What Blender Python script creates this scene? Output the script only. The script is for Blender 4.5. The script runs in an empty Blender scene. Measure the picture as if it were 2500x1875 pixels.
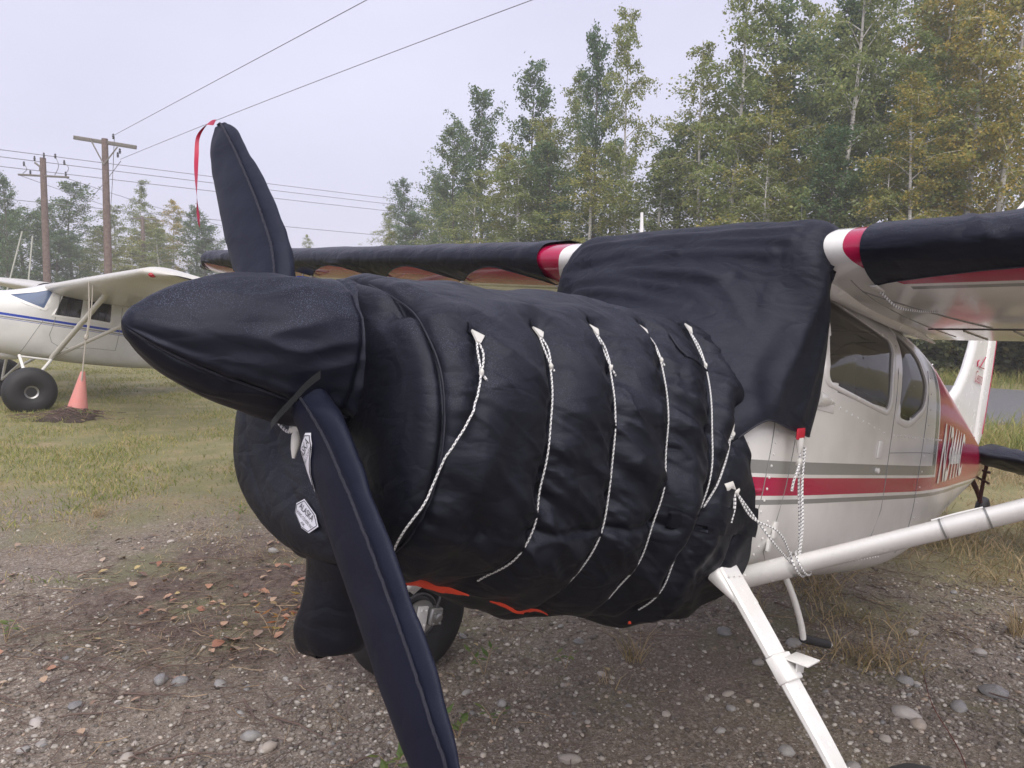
import bpy, math, random
import numpy as np
from mathutils import Vector, Matrix
from mathutils.bvhtree import BVHTree

# ------------------------------------------------------------------ camera, sky, sun, exposure
scene = bpy.context.scene
COL = scene.collection
R = math.radians
cam_d = bpy.data.cameras.new('camera'); cam = bpy.data.objects.new('camera', cam_d); COL.objects.link(cam)
cam_d.sensor_width = 36; cam_d.lens = 36*750/1024; cam_d.clip_end = 3000; cam_d.clip_start = .05
cam.matrix_world = Matrix.Translation((0, 0, 1.82)) @ Matrix.Rotation(R(90-6.1), 4, 'X') @ Matrix.Rotation(R(1.1), 4, 'Z')
scene.camera = cam

SUN_EL, SUN_AZ = 55, 170          # soft overcast sun, high and behind the camera
world = bpy.data.worlds.new('World'); scene.world = world; world.use_nodes = True
wn = world.node_tree.nodes; wl = world.node_tree.links; wn.clear()
w_out = wn.new('ShaderNodeOutputWorld'); w_bg = wn.new('ShaderNodeBackground')
w_sky = wn.new('ShaderNodeTexSky'); w_sky.sky_type = 'NISHITA'; w_sky.sun_disc = False
w_sky.sun_elevation = R(SUN_EL); w_sky.sun_rotation = R(SUN_AZ); w_sky.dust_density = 4; w_sky.air_density = 1
w_co = wn.new('ShaderNodeTexCoord'); w_mp = wn.new('ShaderNodeMapping'); w_mp.inputs['Scale'].default_value = (1, 1, 2.2)
w_no = wn.new('ShaderNodeTexNoise'); w_no.inputs['Scale'].default_value = 1.7; w_no.inputs['Detail'].default_value = 5
w_rm = wn.new('ShaderNodeValToRGB')     # the cloud deck, in the sky texture's own units
w_rm.color_ramp.elements[0].position = .3; w_rm.color_ramp.elements[0].color = (3.05, 3.0, 3.85, 1)
w_rm.color_ramp.elements[1].position = .75; w_rm.color_ramp.elements[1].color = (3.7, 3.65, 4.5, 1)
w_mx = wn.new('ShaderNodeMix'); w_mx.data_type = 'RGBA'; w_mx.inputs['Factor'].default_value = .93
wl.new(w_co.outputs['Generated'], w_mp.inputs['Vector']); wl.new(w_mp.outputs[0], w_no.inputs['Vector'])
wl.new(w_no.outputs['Fac'], w_rm.inputs['Fac']); wl.new(w_sky.outputs[0], w_mx.inputs['A']); wl.new(w_rm.outputs[0], w_mx.inputs['B'])
wl.new(w_mx.outputs['Result'], w_bg.inputs['Color']); w_bg.inputs['Strength'].default_value = .1
wl.new(w_bg.outputs[0], w_out.inputs['Surface'])

sun_d = bpy.data.lights.new('sun', 'SUN'); sun_d.energy = 1.5; sun_d.angle = R(75); sun_d.color = (1, .95, .87)
sun = bpy.data.objects.new('sun', sun_d); COL.objects.link(sun)
_az = R(SUN_AZ); _el = R(SUN_EL)
_d = Vector((math.sin(_az)*math.cos(_el), math.cos(_az)*math.cos(_el), math.sin(_el)))
sun.rotation_euler = _d.to_track_quat('Z', 'Y').to_euler()
vs = scene.view_settings; vs.view_transform = 'Standard'; vs.look = 'None'; vs.exposure = 1.2; vs.gamma = 1; vs.use_curve_mapping = False
scene.cycles.use_denoising = True
scene.cycles.max_bounces = 6; scene.cycles.diffuse_bounces = 4; scene.cycles.glossy_bounces = 3; scene.cycles.transparent_max_bounces = 8; scene.cycles.use_adaptive_sampling = True; scene.cycles.adaptive_threshold = .02; scene.cycles.volume_bounces = 2

rng = np.random.default_rng(11)

# ------------------------------------------------------------------ numeric helpers
def smooth_tab(x, xs, ys):
    xs = np.asarray(xs, float); ys = np.asarray(ys, float); x = np.clip(x, xs[0], xs[-1])
    m = np.gradient(ys, xs); i = np.clip(np.searchsorted(xs, x)-1, 0, len(xs)-2)
    h = xs[i+1]-xs[i]; t = (x-xs[i])/h
    return (2*t**3-3*t**2+1)*ys[i]+(t**3-2*t**2+t)*h*m[i]+(-2*t**3+3*t**2)*ys[i+1]+(t**3-t**2)*h*m[i+1]
def spline(pts, n):
    """Catmull-Rom through points, n samples evenly in length"""
    p = np.asarray(pts, float)
    if len(p) == 2:
        t = np.linspace(0, 1, n)[:, None]; return p[0]*(1-t)+p[1]*t
    s = np.r_[0, np.cumsum(np.linalg.norm(np.diff(p, axis=0), axis=1))]
    return np.stack([smooth_tab(np.linspace(0, s[-1], n), s, p[:, k]) for k in range(p.shape[1])], -1)
def _h(ix, iy, iz, seed):
    n = (ix*374761393+iy*668265263+iz*2147483647+seed*974711) & 0xffffffff
    n = ((n ^ (n >> 13))*1274126177) & 0xffffffff
    return ((n ^ (n >> 16)) & 0xffff)/65535.
def vnoise(p, seed=0):
    """value noise in -1..1"""
    p = np.asarray(p, float); i = np.floor(p).astype(np.int64); f = p-i; f = f*f*(3-2*f); r = 0
    for dx in (0, 1):
        for dy in (0, 1):
            for dz in (0, 1):
                w = (f[..., 0] if dx else 1-f[..., 0])*(f[..., 1] if dy else 1-f[..., 1])*(f[..., 2] if dz else 1-f[..., 2])
                r = r+w*_h(i[..., 0]+dx, i[..., 1]+dy, i[..., 2]+dz, seed)
    return r*2-1
def fbm(p, seed=0, o=3):
    return sum(vnoise(np.asarray(p)*2**k, seed+k)*.5**k for k in range(o))
def dist_poly(P, path):
    d = np.full(P.shape[:-1], 9.)
    for a, b in zip(path[:-1], path[1:]):
        ab = b-a; t = np.clip(((P-a)@ab)/(ab@ab+1e-12), 0, 1)
        d = np.minimum(d, np.linalg.norm(P-a-t[..., None]*ab, axis=-1))
    return d

# ------------------------------------------------------------------ mesh helpers
def grid(P, cu=False, cv=False):
    nu, nv = P.shape[:2]; idx = np.arange(nu*nv).reshape(nu, nv)
    a = np.concatenate([idx, idx[:1]], 0) if cu else idx
    a = np.concatenate([a, a[:, :1]], 1) if cv else a
    F = np.stack([a[:-1, :-1], a[1:, :-1], a[1:, 1:], a[:-1, 1:]], -1).reshape(-1, 4)
    return P.reshape(-1, 3), F
def comb(*ms):
    V, F, o = [], [], 0
    for v, f in ms:
        v = np.asarray(v, float); V.append(v); F += [[i+o for i in q] for q in (f.tolist() if hasattr(f, 'tolist') else f)]; o += len(v)
    return np.concatenate(V), F
def tube(path, r, n=8, cap=True):
    p = np.asarray(path, float); m = len(p); r = np.atleast_1d(np.asarray(r, float)); r = np.interp(np.linspace(0, 1, m), np.linspace(0, 1, len(r)), r)
    t = np.gradient(p, axis=0); t /= np.linalg.norm(t, axis=1)[:, None]+1e-12
    u = np.cross(t[0], [0, 0, 1.]); u = np.cross(t[0], [1., 0, 0]) if np.linalg.norm(u) < .1 else u
    u /= np.linalg.norm(u); P = np.zeros((m, n, 3)); an = np.linspace(0, 2*np.pi, n, endpoint=False)
    for i in range(m):
        u = u-t[i]*(u@t[i]); u /= np.linalg.norm(u)+1e-12; w = np.cross(t[i], u)
        P[i] = p[i]+r[i]*(np.cos(an)[:, None]*u+np.sin(an)[:, None]*w)
    V, F = grid(P, cv=True); F = F.tolist()
    if cap: F += [list(range(n))[::-1], list(range((m-1)*n, m*n))]
    return V, F
def box(c, s, ax=None, bev=.12):
    """chamfered box: centre, full size, optional 3 axis vectors"""
    s = np.asarray(s, float)/2; b = min(s)*bev*2; V = []
    for sx in (-1, 1):
        for sy in (-1, 1):
            for sz in (-1, 1):
                g = np.array([sx, sy, sz]); c0 = g*s
                for k in range(3): q = c0-g*b; q[k] = c0[k]; V.append(q)
    V = np.array(V)
    id = lambda sx, sy, sz, k: ((sx > 0)*4+(sy > 0)*2+(sz > 0))*3+k
    F = []
    for k in range(3):
        i, j = [(1, 2), (2, 0), (0, 1)][k]
        for sg in (-1, 1):
            q = []
            for a, c_ in ((-1, -1), (1, -1), (1, 1), (-1, 1)):
                g = [0, 0, 0]; g[k] = sg; g[i] = a; g[j] = c_; q.append(id(*g, k))
            F.append(q if sg > 0 else q[::-1])
    for k in range(3):
        i, j = [(1, 2), (2, 0), (0, 1)][k]
        for a in (-1, 1):
            for c_ in (-1, 1):
                g0 = [0, 0, 0]; g1 = [0, 0, 0]; g0[k] = -1; g1[k] = 1
                for g in (g0, g1): g[i] = a; g[j] = c_
                F.append([id(*g0, i), id(*g1, i), id(*g1, j), id(*g0, j)])
    for sx in (-1, 1):
        for sy in (-1, 1):
            for sz in (-1, 1): F.append([id(sx, sy, sz, k) for k in range(3)])
    if ax is not None: V = V@np.asarray(ax, float)
    return V+np.asarray(c, float), F
def lathe(prof, n=24, axis=(0, 1, 0), c=(0, 0, 0)):
    """profile of (radius, offset along axis)"""
    ax = np.asarray(axis, float); ax /= np.linalg.norm(ax); u = np.cross(ax, [0, 0, 1.]); u = np.cross(ax, [1., 0, 0]) if np.linalg.norm(u) < .1 else u
    u /= np.linalg.norm(u); w = np.cross(ax, u); an = np.linspace(0, 2*np.pi, n, endpoint=False)
    ring = np.cos(an)[:, None]*u+np.sin(an)[:, None]*w
    P = np.stack([np.asarray(c)+ring*r+ax*o for r, o in prof]); V, F = grid(P, cv=True); F = F.tolist()
    F += [list(range(n))[::-1], list(range((len(prof)-1)*n, len(prof)*n))]
    return V, F
def blob(c, r, n=8, seed=0, amt=.15):
    th = np.linspace(0, np.pi, n); ph = np.linspace(0, 2*np.pi, 2*n, endpoint=False); T, Q = np.meshgrid(th, ph, indexing='ij')
    D = np.stack([np.sin(T)*np.cos(Q), np.sin(T)*np.sin(Q), np.cos(T)], -1); D = D*(1+amt*vnoise(D*2.3+seed*7.1, seed))[..., None]
    return grid(np.asarray(c)+D*np.asarray(r), cv=True)

def link(o, parent=None):
    COL.objects.link(o)
    if parent is not None: o.parent = parent
    return o
def mk(name, VF, mat, parent=None, smooth=True, midx=None, uv=None, kind=None, label=None, cat=None, group=None, mw=None):
    V, F = VF; V = np.ascontiguousarray(V, dtype=np.float32); me = bpy.data.meshes.new(name)
    if isinstance(F, np.ndarray):
        k = F.shape[1]; nf = len(F); ls = np.arange(nf, dtype=np.int32)*k; lt = np.full(nf, k, np.int32); lv = F.ravel().astype(np.int32)
    else:
        lt = np.array([len(f) for f in F], np.int32); ls = np.r_[0, np.cumsum(lt)[:-1]].astype(np.int32)
        lv = np.array([i for f in F for i in f], np.int32); nf = len(F)
    me.vertices.add(len(V)); me.vertices.foreach_set('co', V.ravel()); me.loops.add(len(lv)); me.loops.foreach_set('vertex_index', lv)
    me.polygons.add(nf); me.polygons.foreach_set('loop_start', ls); me.polygons.foreach_set('loop_total', lt)
    me.update(calc_edges=True)
    me.polygons.foreach_set('use_smooth', np.full(nf, smooth, bool))
    for m in (mat if isinstance(mat, (list, tuple)) else [mat]): me.materials.append(m)
    if midx is not None: me.polygons.foreach_set('material_index', np.asarray(midx, np.int32))
    if uv is not None:
        ul = me.uv_layers.new(name='UVMap'); ul.data.foreach_set('uv', np.asarray(uv, np.float32)[lv].ravel())
    me.validate(verbose=False); me.update()
    if smooth and nf < 4000: me.set_sharp_from_angle(angle=R(50))
    o = bpy.data.objects.new(name, me); link(o, parent); tag(o, label, cat, group, kind)
    if mw is not None: o.matrix_world = mw
    return o
def tag(o, label=None, cat=None, group=None, kind=None):
    if label: o['label'] = label
    if cat: o['category'] = cat
    if group: o['group'] = group
    if kind: o['kind'] = kind
    return o
def empty(name, label=None, cat=None, mw=None, group=None):
    o = bpy.data.objects.new(name, None); o.empty_display_size = .2; link(o); tag(o, label, cat, group)
    if mw is not None: o.matrix_world = mw
    return o
def tree_copy(src, mw, label=None, group=None, cat=None):
    r = src.copy(); COL.objects.link(r); r.matrix_world = mw; tag(r, label, cat, group)
    for ch in list(src.children):
        c = ch.copy(); COL.objects.link(c); c.parent = r
        for g in list(ch.children):
            d = g.copy(); COL.objects.link(d); d.parent = c
    return r
def text_mesh(s, size=1., shear=0., width=1., bold=0.):
    cu = bpy.data.curves.new('lettering', 'FONT'); cu.body = s; cu.size = size; cu.shear = shear; cu.resolution_u = 3; cu.offset = bold
    o = bpy.data.objects.new('lettering', cu); COL.objects.link(o); bpy.context.view_layer.update()
    me = bpy.data.meshes.new_from_object(o.evaluated_get(bpy.context.evaluated_depsgraph_get()))
    V = np.array([v.co[:] for v in me.vertices]); F = [list(p.vertices) for p in me.polygons]
    bpy.data.objects.remove(o); bpy.data.meshes.remove(me); bpy.data.curves.remove(cu)
    V[:, 0] -= V[:, 0].min(); V[:, 0] *= width/max(V[:, 0].max(), 1e-6) if width else 1
    V[:, 1] -= V[:, 1].min()
    return V, F

# ------------------------------------------------------------------ material helpers
class NT:
    def __init__(s, name):
        s.m = bpy.data.materials.new(name); s.m.use_nodes = True; s.t = s.m.node_tree; s.n = s.t.nodes; s.l = s.t.links
        s.b = s.n['Principled BSDF']; s.o = s.n['Material Output']
    def new(s, ty, **kw):
        n = s.n.new('ShaderNode'+ty)
        for k, v in kw.items(): setattr(n, k, v)
        return n
    def link(s, a, b): s.l.new(a, b)
    def coord(s, which='Object'): return s.new('TexCoord').outputs[which]
    def math(s, op, a, b=None, c=None, clamp=False):
        n = s.new('Math', operation=op, use_clamp=clamp)
        for i, x in enumerate((a, b, c)):
            if x is None: continue
            if hasattr(x, 'links'): s.link(x, n.inputs[i])
            else: n.inputs[i].default_value = x
        return n.outputs[0]
    def noise(s, scale, detail=3, vec=None, rough=.55, dist=0):
        n = s.new('TexNoise'); n.inputs['Scale'].default_value = scale; n.inputs['Detail'].default_value = detail
        n.inputs['Roughness'].default_value = rough; n.inputs['Distortion'].default_value = dist
        s.link(vec if vec is not None else s.coord(), n.inputs['Vector']); return n.outputs['Fac']
    def voro(s, scale, vec=None, feature='F1', out='Distance'):
        n = s.new('TexVoronoi', feature=feature); n.inputs['Scale'].default_value = scale
        s.link(vec if vec is not None else s.coord(), n.inputs['Vector']); return n.outputs[out]
    def ramp(s, fac, stops):
        n = s.new('ValToRGB'); e = n.color_ramp.elements
        while len(e) < len(stops): e.new(.5)
        for q, (p, c) in zip(e, stops): q.position = p; q.color = (*c, 1) if len(c) == 3 else c
        s.link(fac, n.inputs[0]); return n.outputs[0]
    def step(s, fac, a, b):
        n = s.new('MapRange'); n.inputs['From Min'].default_value = a; n.inputs['From Max'].default_value = b; s.link(fac, n.inputs[0]); return n.outputs[0]
    def mix(s, f, a, b, bt='MIX'):
        n = s.new('Mix', data_type='RGBA', blend_type=bt)
        for k, x in (('Factor', f), ('A', a), ('B', b)):
            if hasattr(x, 'links'): s.link(x, n.inputs[k])
            else: n.inputs[k].default_value = x if k == 'Factor' else (*x, 1)
        return n.outputs['Result']
    def bump(s, h, strength=.3, dist=.01, prev=None):
        n = s.new('Bump'); n.inputs['Strength'].default_value = strength; n.inputs['Distance'].default_value = dist
        s.link(h, n.inputs['Height'])
        if prev is not None: s.link(prev, n.inputs['Normal'])
        return n.outputs[0]
    def set(s, **kw):
        for k, v in kw.items():
            i = s.b.inputs[k.replace('_', ' ')]
            if hasattr(v, 'links'): s.link(v, i)
            else: i.default_value = (*v, 1) if isinstance(v, tuple) and len(v) == 3 and i.type == 'RGBA' else v
        return s.m
def plain(name, col, rough=.5, metal=0., var=.12, vs_=6., bump=0., bs=60., spec=.5, coat=0.):
    k = NT(name); c = k.mix(k.noise(vs_, 4), tuple(x*(1-var) for x in col), tuple(min(1, x*(1+var)) for x in col))
    k.set(Base_Color=c, Roughness=rough, Metallic=metal, Specular_IOR_Level=spec, Coat_Weight=coat)
    if bump: k.set(Normal=k.bump(k.noise(bs, 4), bump, .005))
    return k.m
def nylon(name, col, rough=.42, drops=1., sheen=.2, weave=.08, crumple=.16):
    """wet coated cover cloth: fine weave, water beaded where it faces up"""
    k = NT(name); co = k.coord(); g = k.new('NewGeometry'); sx = k.new('SeparateXYZ'); k.link(g.outputs['Normal'], sx.inputs[0])
    up = k.math('ADD', sx.outputs[2], k.math('MULTIPLY', k.math('SUBTRACT', k.noise(5, 4), .5), .9))
    up = k.step(up, .10, .85)
    vo = k.new('TexVoronoi'); vo.inputs['Scale'].default_value = 360; k.link(co, vo.inputs['Vector']); bw = k.new('RGBToBW'); k.link(vo.outputs['Color'], bw.inputs[0])
    big = k.math('MULTIPLY', k.step(bw.outputs[0], .15, .6), k.step(k.noise(11, 4), .28, .55)); dr = k.math('MULTIPLY', k.step(vo.outputs['Distance'], .45, .1), big); dr = k.math('MULTIPLY', dr, up)
    n1 = k.bump(k.noise(420, 2), weave, .002); mpw = k.new('Mapping'); mpw.inputs['Rotation'].default_value = (0, .5, 0); mpw.inputs['Scale'].default_value = (1., 1.3, 2.4); k.link(co, mpw.inputs[0])
    cr = k.math('ABSOLUTE', k.math('SUBTRACT', k.noise(5.0, 2, mpw.outputs[0], .4, .5), .5)); cr2 = k.math('ABSOLUTE', k.math('SUBTRACT', k.noise(13, 2, mpw.outputs[0], .4, .6), .5))
    n2 = k.bump(k.math('MINIMUM', cr2, .12), crumple*.45, .05, k.bump(k.math('MINIMUM', cr, .14), crumple, .12, n1))
    n3 = k.bump(dr, .35*drops, .0025, n2) if drops else n2
    c = k.mix(k.noise(3.1, 5), tuple(x*.8 for x in col), tuple(x*1.25 for x in col))
    c = k.mix(k.math('MULTIPLY', dr, .75*drops, clamp=True), c, (.15, .155, .24))  # sky glint of the water beads, painted pale into the colour on upward faces
    k.set(Base_Color=c, Roughness=rough, Normal=n3, Sheen_Weight=sheen, Sheen_Roughness=.4, Sheen_Tint=(.75, .78, 1.), Specular_IOR_Level=.31, Specular_Tint=(.80, .86, 1.))
    return k.m

# ------------------------------------------------------------------ ground, road
def gz(x, y):
    x = np.asarray(x, float); y = np.asarray(y, float); z0 = np.zeros_like(x)
    p = np.stack([x, y, z0], -1); near = np.exp(-((x/14)**2+((y-5)/14)**2))
    z = near*(.011*vnoise(p*3.1, 1)+.007*vnoise(p*9, 2)+.003*vnoise(p*23, 3))+.03*vnoise(p*.4, 4)*np.clip((np.hypot(x, y-3)-5)/10, 0, 1)
    return z+.11*np.exp(-((x+6.38)**2+(y-10.75)**2)/.16)*(1+.35*vnoise(p*6, 5))
t = np.linspace(-1, 1, 384); gx = 1.15*np.sinh(6.1*t); gy = 3.6+1.15*np.sinh(6.1*t)
X, Y = np.meshgrid(gx, gy, indexing='ij')
k = NT('ground_soil'); co = k.coord(); sx = k.new('SeparateXYZ'); k.link(co, sx.inputs[0]); x_, y_ = sx.outputs[0], sx.outputs[1]
n_lo = k.noise(.9, 5); n_mid = k.noise(4.5, 6); n_hi = k.noise(28, 5); n_vh = k.noise(120, 3)
edge = k.math('ADD', k.math('ADD', y_, k.math('MULTIPLY', k.math('SUBTRACT', n_lo, .5), 3.4)), k.math('MULTIPLY', k.math('MAXIMUM', x_, 0), .33))
edge = k.math('ADD', edge, k.math('MULTIPLY', k.math('SUBTRACT', n_mid, .5), 1.6))
gmask = k.step(edge, 5.4, 7.6)
dirt = k.ramp(n_mid, [(.3, (.10, .070, .052)), (.5, (.195, .150, .118)), (.7, (.29, .238, .195))])
dirt = k.mix(k.step(n_hi, .35, .75), dirt, (.28, .228, .178))
peb = k.voro(75, out='Color'); pbw = k.new('RGBToBW'); k.link(peb, pbw.inputs[0])
pcol = k.ramp(pbw.outputs[0], [(.0, (.06, .044, .034)), (.55, (.185, .15, .122)), (.8, (.38, .335, .29)), (1., (.60, .55, .49))])
dirt = k.mix(.62, dirt, pcol)
dirt = k.mix(k.math('MULTIPLY', k.step(n_vh, .42, .68), .55), dirt, (.33, .275, .215)); dirt = k.mix(k.math('MULTIPLY', k.step(k.noise(210, 2), .58, .40), .5), dirt, (.05, .038, .032))
# leaf mould on the left, moss between
dx = k.math('ADD', x_, 1.5); dy = k.math('SUBTRACT', y_, 4.6)
lit = k.math('ADD', k.math('ADD', k.math('MULTIPLY', dx, dx), k.math('MULTIPLY', k.math('MULTIPLY', dy, dy), .9)), k.math('MULTIPLY', k.math('SUBTRACT', n_mid, .5), 4))
litter = k.ramp(n_hi, [(.3, (.045, .031, .027)), (.55, (.11, .076, .062)), (.8, (.22, .165, .13))])
dirt = k.mix(k.math('MULTIPLY', k.step(lit, 1.9, .5), .85), dirt, litter)
moss = k.math('MULTIPLY', k.step(k.noise(1.7, 5), .46, .64), k.step(edge, 3.2, 4.4))
dirt = k.mix(k.math('MULTIPLY', moss, .6), dirt, (.15, .155, .075))
grassc = k.ramp(k.noise(2.2, 6), [(.25, (.14, .155, .055)), (.5, (.24, .225, .092)), (.72, (.36, .275, .15))])
grassc = k.mix(k.step(n_hi, .3, .8), grassc, (.17, .15, .09))
col = k.mix(gmask, dirt, grassc)
b1 = k.bump(k.voro(75), .55, .012); b2 = k.bump(n_hi, .6, .02, b1); b3 = k.bump(n_vh, .35, .006, b2)
k.set(Base_Color=col, Roughness=k.ramp(n_mid, [(.35, (.55,)*3), (.6, (.85,)*3)]), Specular_IOR_Level=.35, Normal=b3); M_ground = k.m
ground = mk('ground', grid(np.stack([X, Y, gz(X, Y)], -1)), M_ground, kind='structure')

k = NT('asphalt'); c = k.ramp(k.noise(1.2, 6), [(.3, (.055, .055, .06)), (.7, (.10, .10, .108))]); c = k.mix(k.step(k.voro(38), .1, .6), c, (.15, .15, .155))
k.set(Base_Color=c, Roughness=.62, Normal=k.bump(k.noise(90, 3), .5, .01)); M_road = k.m
cl = spline([(40, -8.5), (26, 2), (18, 8.3), (9.98, 14.65), (2, 21), (-5, 29), (-10, 40), (-17, 62), (-40, 130)], 140)
tg = np.gradient(cl, axis=0); tg /= np.linalg.norm(tg, axis=1)[:, None]; nn = np.stack([-tg[:, 1], tg[:, 0]], -1)
off = np.array([-3.3, -3.25, -1.6, 0, 1.6, 3.25, 3.3]); zz = np.array([-.06, .05, .075, .09, .075, .05, -.06])
P = np.concatenate([cl[:, None, :]+nn[:, None, :]*off[None, :, None], np.broadcast_to(zz, (140, 7))[..., None]], -1)
mk('road', grid(P), M_road, kind='structure')
def road_dist(x, y):
    return np.min(np.hypot(np.asarray(x)[..., None]-cl[:, 0], np.asarray(y)[..., None]-cl[:, 1]), -1)

# ------------------------------------------------------------------ loose gravel: pickable stones are pieces of the ground, the rest is stuff
def ico():
    p = (1+5**.5)/2; v = np.array([(-1, p, 0), (1, p, 0), (-1, -p, 0), (1, -p, 0), (0, -1, p), (0, 1, p), (0, -1, -p), (0, 1, -p), (p, 0, -1), (p, 0, 1), (-p, 0, -1), (-p, 0, 1)])
    f = np.array([(0, 11, 5), (0, 5, 1), (0, 1, 7), (0, 7, 10), (0, 10, 11), (1, 5, 9), (5, 11, 4), (11, 10, 2), (10, 7, 6), (7, 1, 8), (3, 9, 4), (3, 4, 2), (3, 2, 6), (3, 6, 8), (3, 8, 9), (4, 9, 5), (2, 4, 11), (6, 2, 10), (8, 6, 7), (9, 8, 1)])
    return v/np.linalg.norm(v[0]), f
IV, IF = ico()
def gravel_density(x, y):
    p = np.stack([x, y, 0*x], -1)
    e = y+1.7*vnoise(p*.9, 8)*.6+np.maximum(x, 0)*.33
    d = np.clip((6.4-e)/1.6, 0, 1)*(.55+.45*np.clip(x*.5+.6, 0, 1))*np.clip(.65+.8*vnoise(p*1.8, 9), .12, 1)
    lit_ = np.exp(-((x+1.4)**2+((y-4.4)*.9)**2)/.9); return np.clip(d*(1-.75*lit_)+.35*np.clip(3.9-y, 0, 1)*(d > .05), 0, 1)
def scatter(n, x0, x1, y0, y1, dens, bias=1.):
    o = []
    while sum(map(len, o)) < n:
        q = rng.random((n*2, 3)); x = x0+(x1-x0)*q[:, 0]; y = y0+(y1-y0)*q[:, 1]**bias
        m = q[:, 2] < dens(x, y); o.append(np.stack([x, y], -1)[m])
    return np.concatenate(o)[:n]
k = NT('river_stone'); oi = k.new('ObjectInfo')
base = k.ramp(oi.outputs['Random'], [(0, (.13, .128, .13)), (.3, (.22, .213, .207)), (.55, (.30, .285, .265)), (.75, (.38, .31, .245)), (.9, (.44, .41, .38)), (1, (.18, .155, .14))])
c = k.mix(k.step(k.noise(9, 5), .35, .7), base, k.mix(.5, base, (.36, .34, .32))); c = k.mix(k.math('MULTIPLY', k.step(k.voro(22), .25, .05), .4), c, (.07, .065, .06))
k.set(Base_Color=c, Roughness=k.ramp(k.noise(6, 3), [(.3, (.32,)*3), (.7, (.6,)*3)]), Normal=k.bump(k.noise(30, 4), .25, .004)); M_stone = k.m
k = NT('pebble_mix'); g = k.new('NewGeometry')
c = k.ramp(g.outputs['Random Per Island'], [(0, (.085, .073, .063)), (.3, (.19, .166, .145)), (.6, (.28, .24, .205)), (.8, (.40, .365, .32)), (.93, (.58, .54, .48)), (1, (.40, .295, .215))])
c = k.mix(k.step(k.noise(60, 3), .35, .7), c, k.mix(.4, c, (.1, .085, .07)))
k.set(Base_Color=c, Roughness=.55, Specular_IOR_Level=.4); M_peb = k.m
def pebbles(n, pts, rmin, rmax, pw=2.2):
    r = rmin+(rmax-rmin)*rng.random(n)**pw
    sc = r[:, None]*np.stack([.75+.6*rng.random(n), .7+.4*rng.random(n), .4+.3*rng.random(n)], -1); a = rng.random(n)*6.283
    v = IV[None]*(1+.22*(rng.random((n, 12, 1))-.5)); v = v*sc[:, None]
    ca, sa = np.cos(a)[:, None], np.sin(a)[:, None]
    w = np.stack([v[..., 0]*ca-v[..., 1]*sa, v[..., 0]*sa+v[..., 1]*ca, v[..., 2]], -1)
    w[..., 0] += pts[:, :1]; w[..., 1] += pts[:, 1:]; w[..., 2] += (gz(pts[:, 0], pts[:, 1])+sc[:, 2]*.35)[:, None]
    return w.reshape(-1, 3), (IF[None]+(np.arange(n)*12)[:, None, None]).reshape(-1, 3)
pts = scatter(46000, -4.0, 5.0, 2.2, 6.4, gravel_density, 1.3)
mk('pebble_gravel', pebbles(len(pts), pts, .003, .0165, 3.2), M_peb, kind='stuff', label='small loose pebbles of the gravel under the covered aeroplane', cat='gravel')
# stone meshes shared by the pickable stones
def stone_mesh(seed):
    r_ = np.random.default_rng(seed); th = np.linspace(0, np.pi, 7)[:, None]; ph = np.linspace(0, 2*np.pi, 10, endpoint=False)[None]
    D = np.stack([np.sin(th)*np.cos(ph), np.sin(th)*np.sin(ph), np.cos(th)+0*ph], -1)
    D = D*(1+.22*vnoise(D*1.4+seed*3.3, seed)+.07*vnoise(D*3.3, seed+5))[..., None]
    return grid(D*np.array([1, .78, .52])*1., cv=True)
stone_me = []
for i in range(9):
    o = mk('stone', stone_mesh(i+3), M_stone, ground); stone_me.append(o.data); o.location = (0, 0, 0)
    if i: bpy.data.objects.remove(o)
    else: stone0 = o
big = [(2.36, 3.45, .085), (2.54, 3.86, .055), (1.82, 3.13, .06), (1.17, 2.94, .05), (.93, 3.08, .035), (.72, 3.19, .03), (-1.55, 3.39, .05), (-1.35, 3.37, .05), (-1.71, 5.29, .06),
       (-.83, 3.35, .03), (.26, 2.85, .05), (-.02, 3.26, .035), (-1.06, 2.96, .06), (1.82, 3.23, .07), (1.39, 2.82, .05), (-.97, 2.88, .045), (-2.0, 3.02, .05), (-1.91, 3.15, .045),
       (-1.5, 2.79, .05), (-1.65, 3.41, .05), (1.05, 3.38, .035), (.39, 3.89, .04), (1.98, 3.55, .06), (2.1, 3.3, .055), (1.55, 3.9, .06), (2.3, 4.1, .05), (1.3, 3.7, .045), (1.62, 3.02, .04), (1.22, 4.05, .06)]
sp = scatter(272, -3.2, 4.2, 2.5, 5.6, gravel_density, 1.3)
allst = [(a, b, r_*.82) for a, b, r_ in big]+[(a, b, .010+.019*rng.random()**2.2) for a, b in sp]
for i, (a, b, r_) in enumerate(allst):
    o = stone0 if i == 0 else stone0.copy()
    if i: COL.objects.link(o)
    o.data = stone_me[i % 9]; q = .8+.4*rng.random()
    o.location = (a, b, float(gz(a, b))+r_*.10); o.scale = (r_*q, r_*(1.6-q*.6), r_*(.85+.3*rng.random())); o.rotation_euler = (rng.normal()*.15, rng.normal()*.15, rng.random()*6.28)

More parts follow.
